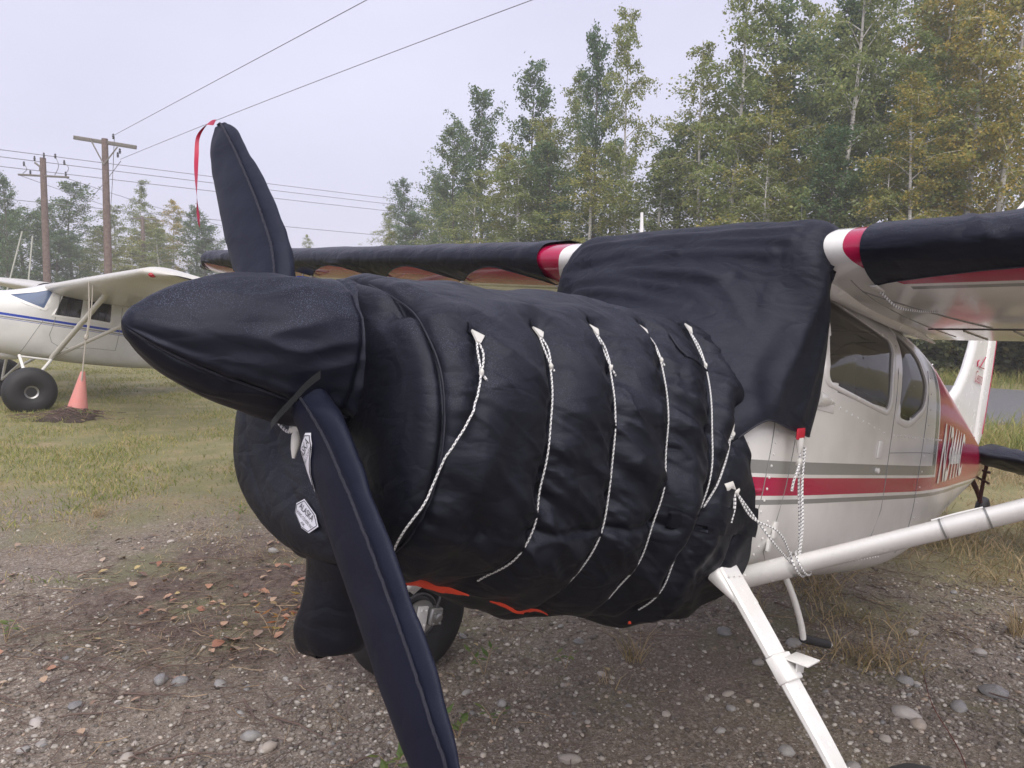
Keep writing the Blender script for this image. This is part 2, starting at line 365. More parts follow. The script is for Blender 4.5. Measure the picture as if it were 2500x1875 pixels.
# ------------------------------------------------------------------ fallen leaves and twigs
k = NT('fallen_leaf'); oi = k.new('ObjectInfo')
c = k.ramp(oi.outputs['Random'], [(0, (.26, .11, .065)), (.2, (.40, .22, .14)), (.4, (.44, .31, .21)), (.6, (.22, .14, .095)), (.75, (.48, .38, .16)), (.88, (.48, .37, .28)), (1, (.15, .085, .06))])
c = k.mix(k.step(k.noise(28, 4), .4, .75), c, k.mix(.6, c, (.12, .06, .035)))
k.set(Base_Color=c, Roughness=.45, Normal=k.bump(k.noise(60, 3), .3, .003)); M_leaf = k.m
def leaf_mesh(seed):
    r_ = np.random.default_rng(seed); n = 7; t_ = np.linspace(0, 1, n); w = .36*np.sin(np.pi*t_**.8)**.8*(1+.25*r_.random(n)-.1); w[0] = w[-1] = .012
    cz = .10*r_.random()*np.sin(np.pi*t_)+.05*r_.normal()*t_; c_ = .12+.2*r_.random()
    P = np.stack([np.stack([t_-.5, w*s, cz+c_*np.abs(s)*w*(.6+.8*r_.random(n))], -1) for s in (-1, -.5, 0, .5, 1)], 1)
    V, F = grid(P); st = tube([(-.5, 0, 0), (-.65, .03, .02), (-.8, .02, 0)], .012, 4); return comb((V, F), st)
leaf_me = []
for i in range(7):
    o = mk('fallen_leaf', leaf_mesh(i+40), M_leaf, ground); leaf_me.append(o.data)
    if i: bpy.data.objects.remove(o)
    else: leaf0 = o
lp = [(-1.47, 3.83, .12), (-1.43, 3.74, .10), (-1.52, 3.78, .08), (-2.72, 5.56, .075), (-2.4, 4.74, .085), (-2.75, 4.68, .08), (-1.5, 4.92, .08), (-1.52, 4.51, .08), (-1.35, 3.9, .08), (2.55, 3.12, .05), (2.2, 3.2, .045)]
q = rng.normal(size=(150, 2)); lp += [(-1.45+.42*a, 4.45+.55*b, .045+.05*rng.random()) for a, b in q[:85]]+[(-2.4+.9*a, 4.6+.7*b, .045+.055*rng.random()) for a, b in q[85:140]]+[(.8+1.6*a, 3.6+.6*b, .03+.03*rng.random()) for a, b in q[140:]]
for i, (a, b, s) in enumerate(lp):
    o = leaf0 if i == 0 else leaf0.copy()
    if i: COL.objects.link(o)
    o.data = leaf_me[i % 7]; o.location = (a, b, float(gz(a, b))+.012+.01*rng.random()); s *= .68 if i > 10 else .95; o.scale = (s, s*(.8+.4*rng.random()), s); o.rotation_euler = (rng.normal()*.25, rng.normal()*.25, rng.random()*6.28)
M_twig = plain('dead_twig', (.13, .088, .072), .8, var=.4, vs_=14, bump=.4)
M_straw = plain('dry_stem', (.29, .21, .13), .75, var=.3, vs_=14)
def twig_path(a, b, L_, an, amp=.1, z=.012):
    n = 7; s = np.linspace(-.5, .5, n)*L_; w = np.cumsum(rng.normal(size=n))*amp*L_/n
    x = a+s*np.cos(an)-w*np.sin(an); y = b+s*np.sin(an)+w*np.cos(an); return np.stack([x, y, gz(x, y)+z+.012*rng.random(n)], -1)
q = rng.normal(size=(70, 2))
for i in range(70):
    a, b = ((-1.5+.7*q[i, 0], 4.0+.75*q[i, 1]) if i < 46 else (-2.2+.5*q[i, 0], 3.6+.35*q[i, 1]) if i < 60 else (1.6+.9*q[i, 0], 4.2+.5*q[i, 1]))
    L_ = .12+.32*rng.random()**1.7; r_ = .0025+.004*rng.random(); p = twig_path(a, b, L_, rng.normal()*.7+.15)
    mk('twig', tube(p, np.linspace(r_, r_*.4, 7), 5), M_twig, ground)
ms = []
for i in range(2600):   # fine litter: broken stems nobody could count
    u = rng.random(); a, b = (-1.7+.85*rng.normal(), 3.9+.75*rng.normal()) if u < .72 else (2.3+1.1*rng.normal(), 4.6+.6*rng.normal())
    p = twig_path(a, b, .05+.13*rng.random(), rng.random()*6.28, .15, .004+.012*rng.random()); ms.append(tube(p[::2], .0011+.0016*rng.random(), 3, False))
mk('stem_litter', comb(*ms), [M_twig, M_straw], smooth=False, midx=np.repeat(rng.random(2600) < .14, 9), kind='stuff', label='fine broken stems and bark littering the dark soil', cat='litter')

# ------------------------------------------------------------------ grass
def blades(pts, h0, h1, w, bend=.5, clump=0):
    n = len(pts); h = h0+(h1-h0)*rng.random(n)**1.4; a = rng.random(n)*6.283; lean = bend*h*(.3+rng.random(n)); b = rng.random(n)*6.283
    z = gz(pts[:, 0], pts[:, 1])-.005; px, py = pts[:, 0], pts[:, 1]; ww = w*(.6+.8*rng.random(n)); V = np.zeros((n, 5, 3))
    for i, (t_, wf) in enumerate(((0, 1.), (0, -1.), (.55, .75), (.55, -.75), (1., 0))):
        l_ = lean*t_**1.8
        V[:, i, 0] = px+np.cos(b)*l_+np.cos(a)*ww*wf; V[:, i, 1] = py+np.sin(b)*l_+np.sin(a)*ww*wf; V[:, i, 2] = z+h*t_*(1-.25*t_*bend)
    o = (np.arange(n)*5)[:, None, None]; T = np.array([(0, 1, 3), (0, 3, 2), (2, 3, 4)])
    return V.reshape(-1, 3), (T[None]+o).reshape(-1, 3)
def grass_mat(name, stops):
    k = NT(name); g = k.new('NewGeometry'); f = k.math('ADD', k.math('MULTIPLY', g.outputs['Random Per Island'], .6), k.math('MULTIPLY', k.noise(1.3, 4), .4))
    c = k.ramp(f, stops); k.set(Base_Color=c, Roughness=.55, Specular_IOR_Level=.25)
    tr = k.new('BsdfTranslucent'); k.link(c, tr.inputs[0]); mx = k.new('MixShader'); mx.inputs[0].default_value = .25
    k.link(k.b.outputs[0], mx.inputs[1]); k.link(tr.outputs[0], mx.inputs[2]); k.link(mx.outputs[0], k.o.inputs[0]); return k.m
M_green = grass_mat('short_grass', [(.15, (.13, .18, .05)), (.45, (.235, .265, .08)), (.65, (.38, .335, .125)), (.85, (.50, .395, .20))])
M_dry = grass_mat('dry_grass', [(.15, (.19, .175, .08)), (.45, (.36, .28, .15)), (.7, (.48, .37, .23)), (.9, (.30, .20, .14))])
def d_left(x, y):
    p = np.stack([x, y, 0*x], -1); e = y+1.5*vnoise(p*.9, 21)+.6*vnoise(p*3, 22)
    return np.where(x > .3, .25, 1)*np.clip((e-5.6)/2.0, 0, 1)*np.clip(.42+.9*vnoise(p*1.3, 23), .05, 1)*(np.abs(x) < y*1.0+1)*(road_dist(x, y) > 3.6)
pts = scatter(78000, -15, 3, 4.6, 21, d_left, 2.1)
mk('short_grass', blades(pts, .025, .085, .004, .8), M_green, smooth=False, kind='stuff', label='short mown grass around the white aeroplane and the cone', cat='grass')
def d_right(x, y):
    p = np.stack([x, y, 0*x], -1); e = y+.45*x+1.3*vnoise(p*1.1, 31)+.5*vnoise(p*4, 32)
    return np.clip((e-5.3)/1.3, 0, 1)*np.clip(.5+vnoise(p*1.5, 33), 0.10, 1)*(road_dist(x, y) > 3.4)
pts = scatter(80000, .4, 12, 3.5, 13, d_right, 2.2)
mk('dry_grass', blades(pts, .05, .22, .0036, 1.15), M_dry, smooth=False, kind='stuff', label='tangled dry grass between the gravel and the road', cat='grass')
def d_sparse(x, y):
    p = np.stack([x, y, 0*x], -1); return np.clip(1-np.abs(y-5.9+.3*np.maximum(x, 0))/2.2, 0, 1)*np.clip(.35+vnoise(p*2.1, 45), .04, 1)
pts = scatter(15000, -6, 4, 3.8, 8.2, d_sparse, 1.)
mk('sparse_straw', blades(pts, .012, .06, .0022, 1.6), M_dry, smooth=False, kind='stuff', label='sparse dry grass stubble where the gravel gives way to grass', cat='grass')
def d_verge(x, y):
    d = road_dist(x, y); return ((d > 3.35) & (d < 6.5))*np.clip(.35+vnoise(np.stack([x, y, 0*x], -1)*.8, 41), .05, 1)*np.where(d < 4.9, 1, .6)
pts = scatter(26000, 3, 17, 6, 27, d_verge, 1.)
mk('verge_grass', blades(pts, .15, .55, .006, .7), M_green, smooth=False, kind='stuff', label='tall seeding grass along both edges of the road', cat='grass')

# ------------------------------------------------------------------ the covered aeroplane; its own frame is (aft, left, up) from the propeller hub
PHI, TH = R(43.8), R(11.3)
fa = np.array([math.cos(PHI)*math.cos(TH), math.sin(PHI)*math.cos(TH), -math.sin(TH)])
fl = np.array([math.sin(PHI), -math.cos(PHI), 0.]); fu = np.array([math.sin(TH)*math.cos(PHI), math.sin(TH)*math.sin(PHI), math.cos(TH)])
def frame(hub):
    m = Matrix.Identity(4)
    for i in range(3): m[i][0] = -fa[i]; m[i][1] = fl[i]; m[i][2] = fu[i]; m[i][3] = hub[i]
    return m
HUB = (-.56, 1.92, 1.685); AF = frame(HUB)
def lo(P): return np.asarray(P, float)*np.array([-1., 1., 1.])     # (aft, left, up) -> local xyz
def los(VF): return lo(VF[0]), VF[1]

M_white = NT('aircraft_white'); M_white = None
def paint(name, col, rough=.22, coat=.35, dirt=.05):
    k = NT(name); c = k.mix(k.math('MULTIPLY', k.step(k.noise(7, 5), .45, .8), dirt*4), col, tuple(x*.72 for x in col))
    chip = k.math('MULTIPLY', k.step(k.voro(34), .09, .05), k.step(k.noise(8, 2), .55, .6)); c = k.mix(k.math('MULTIPLY', chip, .7), c, (.16, .15, .14))
    mp = k.new('Mapping'); mp.inputs['Scale'].default_value = (22, 22, 2.0); k.link(k.coord(), mp.inputs[0]); streak = k.step(k.noise(1., 5, mp.outputs[0]), .55, .8); c = k.mix(k.math('MULTIPLY', streak, .16), c, tuple(x*.45 for x in col))
    dr = k.step(k.voro(120), .22, .08); dr = k.math('MULTIPLY', dr, k.step(k.noise(26, 2), .50, .58))
    k.set(Base_Color=c, Roughness=k.math('ADD', k.math('MULTIPLY', k.noise(12, 4), .25), rough-.1), Coat_Weight=coat, Coat_Roughness=.08, Normal=k.bump(dr, .5, .003, k.bump(k.noise(2.2, 2), .05, .05))); return k.m
C_WHITE, C_RED, C_GREY = (.76, .75, .72), (.38, .004, .052), (.24, .245, .235)
M_white = paint('white_paint', C_WHITE); M_red = paint('red_paint', C_RED); M_greyp = paint('grey_paint', C_GREY)
M_blackr = plain('black_rubber', (.018, .018, .019), .62, var=.3, vs_=9, bump=.25, bs=45)
M_alu = plain('bare_aluminium', (.42, .42, .41), .38, metal=.85, var=.15)
M_steel = plain('grey_steel', (.16, .16, .165), .45, metal=.6, var=.2)
M_dark = plain('dark_seam', (.03, .03, .032), .7)
M_seat = plain('seat_fabric', (.10, .085, .07), .85, bump=.3)
M_brown = plain('rusty_strap', (.09, .028, .022), .8, var=.4)
def glass_mat(name, tint=(.50, .49, .44), extra=.17, veil=(.26, .25, .22)):
    k = NT(name); tr = k.new('BsdfTransparent'); tr.inputs[0].default_value = (*tint, 1); gl = k.new('BsdfGlossy'); gl.inputs['Roughness'].default_value = .04
    df = k.new('BsdfDiffuse'); df.inputs[0].default_value = (*veil, 1)
    fr = k.new('Fresnel'); fr.inputs[0].default_value = 1.5; m1 = k.new('MixShader'); m2 = k.new('MixShader'); m1.inputs[0].default_value = extra
    k.link(tr.outputs[0], m1.inputs[1]); k.link(df.outputs[0], m1.inputs[2]); k.link(fr.outputs[0], m2.inputs[0]); k.link(m1.outputs[0], m2.inputs[1]); k.link(gl.outputs[0], m2.inputs[2])
    k.link(m2.outputs[0], k.o.inputs[0]); return k.m
M_glass = glass_mat('window_glass')
# fuselage paint scheme: flat colour bands laid out along the body
k = NT('fuselage_scheme'); sx = k.new('SeparateXYZ'); k.link(k.coord(), sx.inputs[0]); A_ = k.math('MULTIPLY', sx.outputs[0], -1); U_ = sx.outputs[2]
s_ = k.math('SUBTRACT', U_, k.math('MULTIPLY', k.math('SUBTRACT', A_, 1.4), .05))
def band(v, a, b): return k.math('MULTIPLY', k.math('GREATER_THAN', v, a), k.math('LESS_THAN', v, b))
Av = k.math('ADD', A_, k.math('MULTIPLY', U_, .22)); fwd = k.math('LESS_THAN', Av, 3.27)
w_n = k.mix(k.step(k.noise(3, 5), .45, .8), C_WHITE, (.60, .59, .56)); c = w_n
c = k.mix(k.math('MULTIPLY', fwd, band(s_, -.140, -.094)), c, C_GREY)
c = k.mix(k.math('MULTIPLY', band(Av, 3.27, 3.345), k.math('GREATER_THAN', s_, -.140)), c, C_GREY)
c = k.mix(band(s_, -.218, -.153), c, C_RED)
c = k.mix(k.math('MULTIPLY', k.math('GREATER_THAN', Av, 3.37), k.math('GREATER_THAN', s_, -.218)), c, C_RED)
c = k.mix(band(s_, -.250, -.232), c, C_GREY)
# white and grey edging along the top line of the tail cone
top = k.math('SUBTRACT', U_, k.math('MULTIPLY_ADD', k.math('SUBTRACT', A_, 3.7), -.135, .555))
c = k.mix(k.math('MULTIPLY', k.math('GREATER_THAN', Av, 3.3), k.math('GREATER_THAN', top, -.012)), c, C_WHITE)
dr = k.step(k.voro(120), .22, .08); dr = k.math('MULTIPLY', dr, k.step(k.noise(26, 2), .52, .6))
k.set(Base_Color=c, Roughness=.2, Coat_Weight=.4, Coat_Roughness=.07, Normal=k.bump(dr, .4, .003, k.bump(k.noise(1.6, 2), .06, .06))); M_fus = k.m

FA = [1.10, 1.30, 1.55, 1.75, 2.2, 2.7, 3.0, 3.3, 3.7, 4.3, 5.0, 5.6, 6.05, 6.22]
FHW = [.45, .51, .552, .565, .57, .572, .57, .55, .50, .405, .295, .20, .115, .03]
FTOP = [.16, .21, .36, .60, .665, .665, .660, .635, .595, .525, .43, .325, .24, .21]
FBOT = [-.55, -.56, -.575, -.585, -.595, -.595, -.59, -.57, -.515, -.40, -.26, -.13, .01, .08]
FN = [2.4, 2.6, 3.2, 4.0, 4.4, 4.4, 4.2, 3.9, 3.4, 3.0, 2.6, 2.3, 2, 2]
def fus_d(A): return [smooth_tab(A, FA, T) for T in (FHW, FTOP, FBOT, FN)]
def fus_L(A, U):
    hw, tp, bt, n = fus_d(A); c_ = (tp+bt)/2; q = np.clip(np.abs((U-c_)/((tp-bt)/2)), 0, .999); return hw*(1-q**n)**(1/n)
def fus_pt(A, th):
    hw, tp, bt, n = fus_d(A); s, c_ = np.sin(th), np.cos(th); e = 2/n
    return np.stack([A+0*th, hw*np.sign(s)*np.abs(s)**e, (tp+bt)/2+(tp-bt)/2*np.sign(c_)*np.abs(c_)**e], -1)
def rounded(poly, r=.05, n=6):
    poly = np.asarray(poly, float); out = []; m = len(poly)
    for i in range(m):
        p0, p1, p2 = poly[i-1], poly[i], poly[(i+1) % m]; rr = r[i] if hasattr(r, '__len__') else r
        a = p1+(p0-p1)/np.linalg.norm(p0-p1)*rr; b = p1+(p2-p1)/np.linalg.norm(p2-p1)*rr
        for t_ in np.linspace(0, 1, n): out.append((1-t_)**2*a+2*t_*(1-t_)*p1+t_*t_*b)
    return np.array(out)
def inside(poly, x, y):
    r_ = np.zeros(x.shape, bool)
    for (x0, y0), (x1, y1) in zip(poly, np.roll(poly, -1, 0)):
        m = ((y0 > y) != (y1 > y)) & (x < (x1-x0)*(y-y0)/(y1-y0+1e-12)+x0); r_ ^= m
    return r_
W_door = rounded([(1.845, .235), (2.525, .185), (2.535, .505), (1.885, .575)], [.06, .07, .05, .03])
W_rear = rounded([(2.635, .175), (2.78, .165), (2.97, .26), (3.00, .38), (2.88, .51), (2.645, .585)], [.03, .06, .05, .05, .06, .02])

plane = empty('parked_aeroplane', 'white high-wing tailwheel aeroplane with red and grey stripes, nose and cabin under black covers', 'aeroplane', AF)
Ag = np.concatenate([np.linspace(1.10, 3.2, 200), np.linspace(3.22, 6.22, 90)]); thg = np.linspace(0, 2*np.pi, 220, endpoint=False)+.003
P = fus_pt(Ag[:, None]+0*thg[None], thg[None]+0*Ag[:, None]); V, F = grid(P, cv=True); ctr = V[F].mean(1)
keep = np.ones(len(F), bool)
for wpoly in (W_door, W_rear): keep &= ~(inside(wpoly, ctr[:, 0], ctr[:, 2]) & (np.abs(ctr[:, 1]) > .3))
fuselage = mk('fuselage', (lo(V), F[keep]), M_fus, plane)
def on_side(A, U, side=1, off=0.): return np.stack([A, side*(fus_L(A, U)+off), U], -1)
def ring_frame(poly, side, w=.022, h=.007):
    c_ = poly.mean(0); d = poly-c_; d /= np.linalg.norm(d, axis=1)[:, None]; rows = []
    for r_, o_ in ((-.012, -.012), (-.012, h*.7), (0, h), (w*.7, h), (w, h*.5), (w+.004, -.004)):
        q = poly+d*r_; rows.append(on_side(q[:, 0], q[:, 1], side, o_))
    return grid(np.stack(rows, 1), cu=True)
def pane(poly, side, off=-.004, n=7):
    c_ = poly.mean(0); rows = [c_+(poly-c_)*f for f in np.linspace(1.02, .02, n)]
    return grid(np.stack([on_side(q[:, 0], q[:, 1], side, off) for q in rows], 1), cu=True)
for side in (1, -1):
    for wpoly in (W_door, W_rear):
        f_ = mk('window', los(ring_frame(wpoly, side)), M_white, plane)
        mk('pane', los(pane(wpoly, side)), M_glass, f_)
# interior that shows through the glass
for L_ in (-.25, .25):
    mk('seat', los(comb(box((2.15, L_, -.05), (.42, .40, .14)), box((2.40, L_, .16), (.12, .40, .50), [[.98, 0, .2], [0, 1, 0], [-.2, 0, .98]]))), M_seat, plane)
mk('instrument_panel', los(box((1.45, 0, .14), (.06, .9, .26))), M_dark, plane)
mk('cabin_floor', los(box((2.2, 0, -.36), (1.5, .96, .03))), M_seat, plane)
# door outline, panel joints and rivets on the near side
def side_line(pts, r_=.0019, n=24, off=.0005, side=1):
    q = spline(pts, n); return tube(on_side(q[:, 0], q[:, 1], side, off), r_, 5)
for nm, pts_ in (('door_seam', [(1.725, .56), (1.70, .25), (1.675, -.1), (1.655, -.35), (1.67, -.44), (1.75, -.475), (2.2, -.46), (2.52, -.42), (2.585, -.30), (2.59, .0), (2.585, .5)]),
                 ('panel_seam', [(1.555, .20), (1.53, -.1), (1.51, -.45)]), ('panel_seam', [(3.03, .45), (3.03, 0), (3.03, -.45)]), ('panel_seam', [(2.6, .02), (3.0, .05), (3.3, .065)])):
    mk(nm, los(side_line(pts_)), M_greyp, plane)
rv = []
for pts_, n in (([(1.41, .0), (1.40, -.45)], 12), ([(1.57, .18), (1.53, -.43)], 16), ([(1.75, -.51), (2.8, -.46)], 34), ([(3.08, .42), (3.08, -.42)], 12), ([(2.62, .1), (3.4, .14)], 18), ([(1.6, -.30), (1.62, -.46)], 6), ([(1.95, .36-.2), (2.5, .1)], 10)):
    q = spline(pts_, n)
    for a, b in q: rv.append(lathe([(.0055, 0), (.0045, .003), (.0015, .004)], 6, (0, 1, 0), (a, fus_L(a, b), b)))
mk('rivets', los(comb(*rv)), M_white, plane, kind='stuff')
mk('door_handle', los(comb(box((2.47, fus_L(2.47, .02)+.004, .025), (.045, .008, .075)), lathe([(.012, 0), (.012, .012), (.008, .014)], 10, (0, 1, 0), (2.47, fus_L(2.47, -.06), -.065)))), M_white, plane)
mk('door_hinge', los(comb(*[box((1.655, fus_L(1.655, z)+.006, z), (.022, .012, .06)) for z in (-.33, -.38)])), M_white, plane)
mk('air_scoop', los(comb(lathe([(.034, 0), (.03, .05), (.02, .11), (.003, .19)], 10, (1, 0, 0), (1.76, fus_L(1.8, .155)+.004, .165)), box((1.84, fus_L(1.84, .145)+.002, .14), (.22, .006, .03)))), M_white, plane)
mk('skin_fairing', los(comb(lathe([(.003, 0), (.016, .05), (.013, .12), (.003, .17)], 10, (1, 0, 0), (1.42, fus_L(1.45, -.21)-.002, -.195)))), M_red, plane)
# registration letters on the red tail cone
V, F = text_mesh('N3444C', .40, .20, .98, .010); V[:, 1] *= .33/V[:, 1].max()
Aq = 3.44+V[:, 0]; Uq = -.09+V[:, 1]+.04*(V[:, 0])-.22*V[:, 0]*(V[:, 1]-.15); mk('registration_lettering', (lo(np.stack([Aq, fus_L(Aq, Uq)+.004, Uq], -1)), F), M_white, plane, smooth=False)

k = NT('wing_scheme'); sx = k.new('SeparateXYZ'); k.link(k.coord(), sx.inputs[0]); xc_ = k.math('DIVIDE', k.math('SUBTRACT', k.math('MULTIPLY', sx.outputs[0], -1), 1.60), 1.62); aL = k.math('ABSOLUTE', sx.outputs[1])
lowr = k.math('LESS_THAN', sx.outputs[2], k.math('MULTIPLY_ADD', k.math('SUBTRACT', aL, .5), .03, .682)); lx = k.math('MULTIPLY', lowr, xc_)
red_ = k.math('MULTIPLY', k.math('LESS_THAN', xc_, k.math('MULTIPLY_ADD', lowr, -.02, .15)), k.math('GREATER_THAN', aL, k.math('MULTIPLY_ADD', lx, 1.1, .663)))
gry_ = k.math('MULTIPLY', k.math('MULTIPLY', lowr, k.math('GREATER_THAN', aL, .82)), k.math('MULTIPLY', k.math('GREATER_THAN', xc_, .145), k.math('LESS_THAN', xc_, .165)))
c = k.mix(gry_, k.mix(red_, k.mix(k.step(k.noise(3, 5), .45, .8), C_WHITE, (.60, .59, .56)), C_RED), C_GREY)
k.set(Base_Color=c, Roughness=.16, Coat_Weight=.4, Coat_Roughness=.06, Normal=k.bump(k.noise(1.6, 2), .05, .06)); M_wings = k.m
# wings
def naca(x, m=.02, p=.4, t_=.155):
    yt = 5*t_*(.2969*np.sqrt(x)-.126*x-.3516*x**2+.2843*x**3-.1036*x**4); yc = np.where(x < p, m/p**2*(2*p*x-x*x), m/(1-p)**2*(1-2*p+2*p*x-x*x)); return yc+yt, yc-yt
ps = np.concatenate([-np.linspace(1, 0, 60), np.linspace(0, 1, 60)[1:]])   # -1 upper TE .. 0 LE .. 1 lower TE
def wing_pt(s, L_, off=0., le=1.60, u0=.682, dih=.03):
    """s: chord parameter, negative on the upper skin; L_: |span|; returns point, offset outward"""
    x = np.abs(s)**1.7; up, dn = naca(x); z = np.where(s < 0, up, dn)
    ch = np.interp(L_, [0, 3.0, 5.0, 5.45], [1.62, 1.62, 1.25, 1.0]); tk = np.interp(L_, [0, 5.0, 5.35, 5.5], [1, 1, .75, .12])
    e = 1e-3; nx = np.where(np.abs(s) < .02, -1, 0); dzx = np.where(s < 0, (naca(np.clip(x+e, 0, 1))[0]-naca(np.clip(x-e, 0, 1))[0])/(2*e), (naca(np.clip(x+e, 0, 1))[1]-naca(np.clip(x-e, 0, 1))[1])/(2*e))
    nX = np.where(s < 0, -dzx, dzx); nZ = np.where(s < 0, 1., -1.); q = np.sqrt(nX**2+nZ**2); nX, nZ = nX/q, nZ/q
    A = le+x*ch+nX*off+np.interp(L_, [0, 5., 5.5], [0, 0, .22]); U = u0+z*ch*tk-.028*x*ch+dih*np.maximum(L_-.5, 0)+nZ*off+np.interp(L_, [5, 5.5], [0, -.03])
    return np.stack([A, L_+0*s, U], -1)
for side in (1, -1):
    Ls = np.concatenate([np.linspace(.40, .62, 5), np.linspace(.63, .95, 44), np.linspace(1.0, 5.5, 40)])
    S_, LL = np.meshgrid(ps, Ls, indexing='ij'); P = wing_pt(S_, LL); P[..., 1] *= side; V, F = grid(P); fs = S_.ravel()[F].mean(1); fl_ = LL.ravel()[F].mean(1)
    w_ = mk('wing', (lo(V), F), M_wings, plane)
    # aileron/flap hinge arms and seams under the trailing edge
    for j, L_ in enumerate(np.linspace(.75, 3.6, 16)):
        p0, p1 = wing_pt(np.array([.82]), np.array([L_])), wing_pt(np.array([.97]), np.array([L_])); p0[:, 1] *= side; p1[:, 1] *= side
        mk('flap_rib', los(tube(np.concatenate([p0, p1])-[0, 0, .002], .004, 5)), M_greyp, w_)
    q = [wing_pt(np.array([.80]), np.array([L_]))[0] for L_ in np.linspace(.62, 5.0, 12)]; q = np.array(q); q[:, 1] *= side
    mk('flap_gap', los(tube(q-[0, 0, .001], .0035, 5)), M_dark, w_)
    q = np.array([wing_pt(np.array([t_]), np.array([.645]))[0] for t_ in np.linspace(.25, .93, 14)]); q[:, 1] *= side
    mk('root_seam', los(tube(q-[0, 0, .001], .002, 5)), M_greyp, w_)
    q = np.array([wing_pt(np.array([t_]), np.array([.645+.55*(t_-.35)]))[0] for t_ in np.linspace(.35, .78, 12)]); q[:, 1] *= side
    mk('skin_seam', los(tube(q-[0, 0, .001], .0035, 5)), M_greyp, w_)
    # lift strut with its end cuff and two bands
    a0 = np.array([1.585, side*.52, -.50]); a1 = np.array([2.13, side*2.55, .60]); ax_ = (a1-a0)/np.linalg.norm(a1-a0); ch_ = np.cross(ax_, [0, -side, .5]); ch_ /= np.linalg.norm(ch_); tk_ = np.cross(ch_, ax_)
    an = np.linspace(0, 2*np.pi, 22, endpoint=False)
    def strut(t0, t1, w, h, n=4): return grid(np.stack([a0+(a1-a0)*t_+np.outer(np.cos(an)*w, ch_)+np.outer(np.sin(an)*h, tk_) for t_ in np.linspace(t0, t1, n)]), cv=True)
    st = mk('lift_strut', los(strut(0, 1, .052, .030)), M_white, plane)
    mk('strut_band', los(strut(.263, .2655, .0538, .0318, 2)), M_greyp, st); mk('strut_band', los(strut(.317, .3195, .0538, .0318, 2)), M_greyp, st)
    mk('strut_sleeve', los(strut(.268, .315, .0535, .0315, 2)), M_white, st)
    q0 = a0+(a1-a0)*.255+tk_*np.sign(tk_[2])*.034; q1 = a0+(a1-a0)*.318+tk_*np.sign(tk_[2])*.034; mk('probe', los(tube(np.stack([q0, (q0+q1)/2+[0, 0, .002], q1]), .004, 6)), M_white, st)
    mk('strut_cuff', los(strut(-.012, .06, .060, .036, 6)), M_white, st)
    # cabin-to-wing fairing
    q = np.stack([np.linspace(1.70, 3.10, 16), side*np.full(16, .535), np.full(16, .60)], -1); mk('wing_root_fairing', los(tube(q, np.interp(np.linspace(0, 1, 16), [0, .1, .6, 1], [.012, .05, .035, .004]), 12)), M_white, plane)
    # main gear: flat spring leg, step, tyre, rim, brake
    leg = spline([(1.385, side*.47, -.40), (1.378, side*.58, -.505), (1.36, side*.80, -.725), (1.355, side*1.00, -.94), (1.35, side*1.10, -1.06), (1.35, side*1.12, -1.13)], 26)
    tg = np.gradient(leg, axis=0); tg /= np.linalg.norm(tg, axis=1)[:, None]; wd_ = np.array([1., 0, 0]); rows = []
    for i in range(26):
        n_ = np.cross(tg[i], wd_); n_ /= np.linalg.norm(n_); w2 = np.interp(i, [0, 8, 25], [.058, .052, .036]); h2 = np.interp(i, [0, 25], [.014, .011])
        rows.append([leg[i]+wd_*w2*a+n_*h2*b for a, b in ((-1, -.5), (-.86, -1), (.86, -1), (1, -.5), (1, .5), (.86, 1), (-.86, 1), (-1, .5))])
    gl_ = mk('gear_leg', los(grid(np.array(rows), cv=True)), M_white, plane, smooth=False)
    fr = []
    for f_, (wa, hl, z_) in zip((0, .25, .6, 1.), ((.080, .065, -.45), (.078, .055, -.48), (.070, .038, -.515), (.060, .020, -.55))):
        an = np.linspace(0, 2*np.pi, 24, endpoint=False); fr.append(np.stack([1.385+wa*np.sign(np.cos(an))*np.abs(np.cos(an))**.5, side*(.475+.145*f_)+side*hl*np.sign(np.sin(an))*np.abs(np.sin(an))**.5, z_+0*an], -1))
    mk('leg_fairing', los(comb(grid(np.array(fr), cv=True), *[lathe([(.0045, 0), (.004, .003), (.0015, .004)], 6, (0, side, 0), (1.33+.035*j, side*.575, -.475)) for j in range(4)])), M_white, plane)
    sc_ = leg[11]; n_ = np.cross(tg[11], wd_); n_ = n_/np.linalg.norm(n_)*(1 if np.cross(tg[11], wd_)[2] > 0 else -1)
    mk('leg_step', los(comb(box(sc_+n_*.005, (.108, .085, .034), [wd_, tg[11], n_], .1), box(sc_+np.array([.045, side*.035, .035]), (.085, .075, .006), [[.96, 0, .1], [0, 1, 0], [-.1, 0, 1]]), box(sc_+np.array([.05, side*.03, .012]), (.05, .006, .045)))), M_white, gl_)
    mk('brake_line_clip', los(box(leg[19]+n_*.015, (.08, .03, .006), [wd_, tg[11], n_])), M_white, gl_)
    wc = np.array([1.345, 1.20, -1.145]) if side > 0 else np.array([1.43, -1.14, -1.125]); TR = .325
    tyre = mk('tyre', los(lathe([(.10, -.075), (.16, -.105), (.24, -.118), (.29, -.095), (.315, -.06), (TR, -.02), (TR, .02), (.315, .06), (.29, .095), (.24, .118), (.16, .105), (.10, .075)], 40, (0, 1, 0), wc)), M_blackr, plane)
    mk('rim', los(lathe([(.04, -.082), (.10, -.078), (.112, -.095), (.12, -.092), (.12, .092), (.112, .095), (.10, .078), (.04, .082)], 28, (0, 1, 0), wc)), M_steel, tyre)
    mk('brake_disc', los(lathe([(.05, 0), (.088, 0), (.088, .008), (.05, .008)], 28, (0, 1, 0), wc-[0, side*.10, 0])), M_alu, tyre)
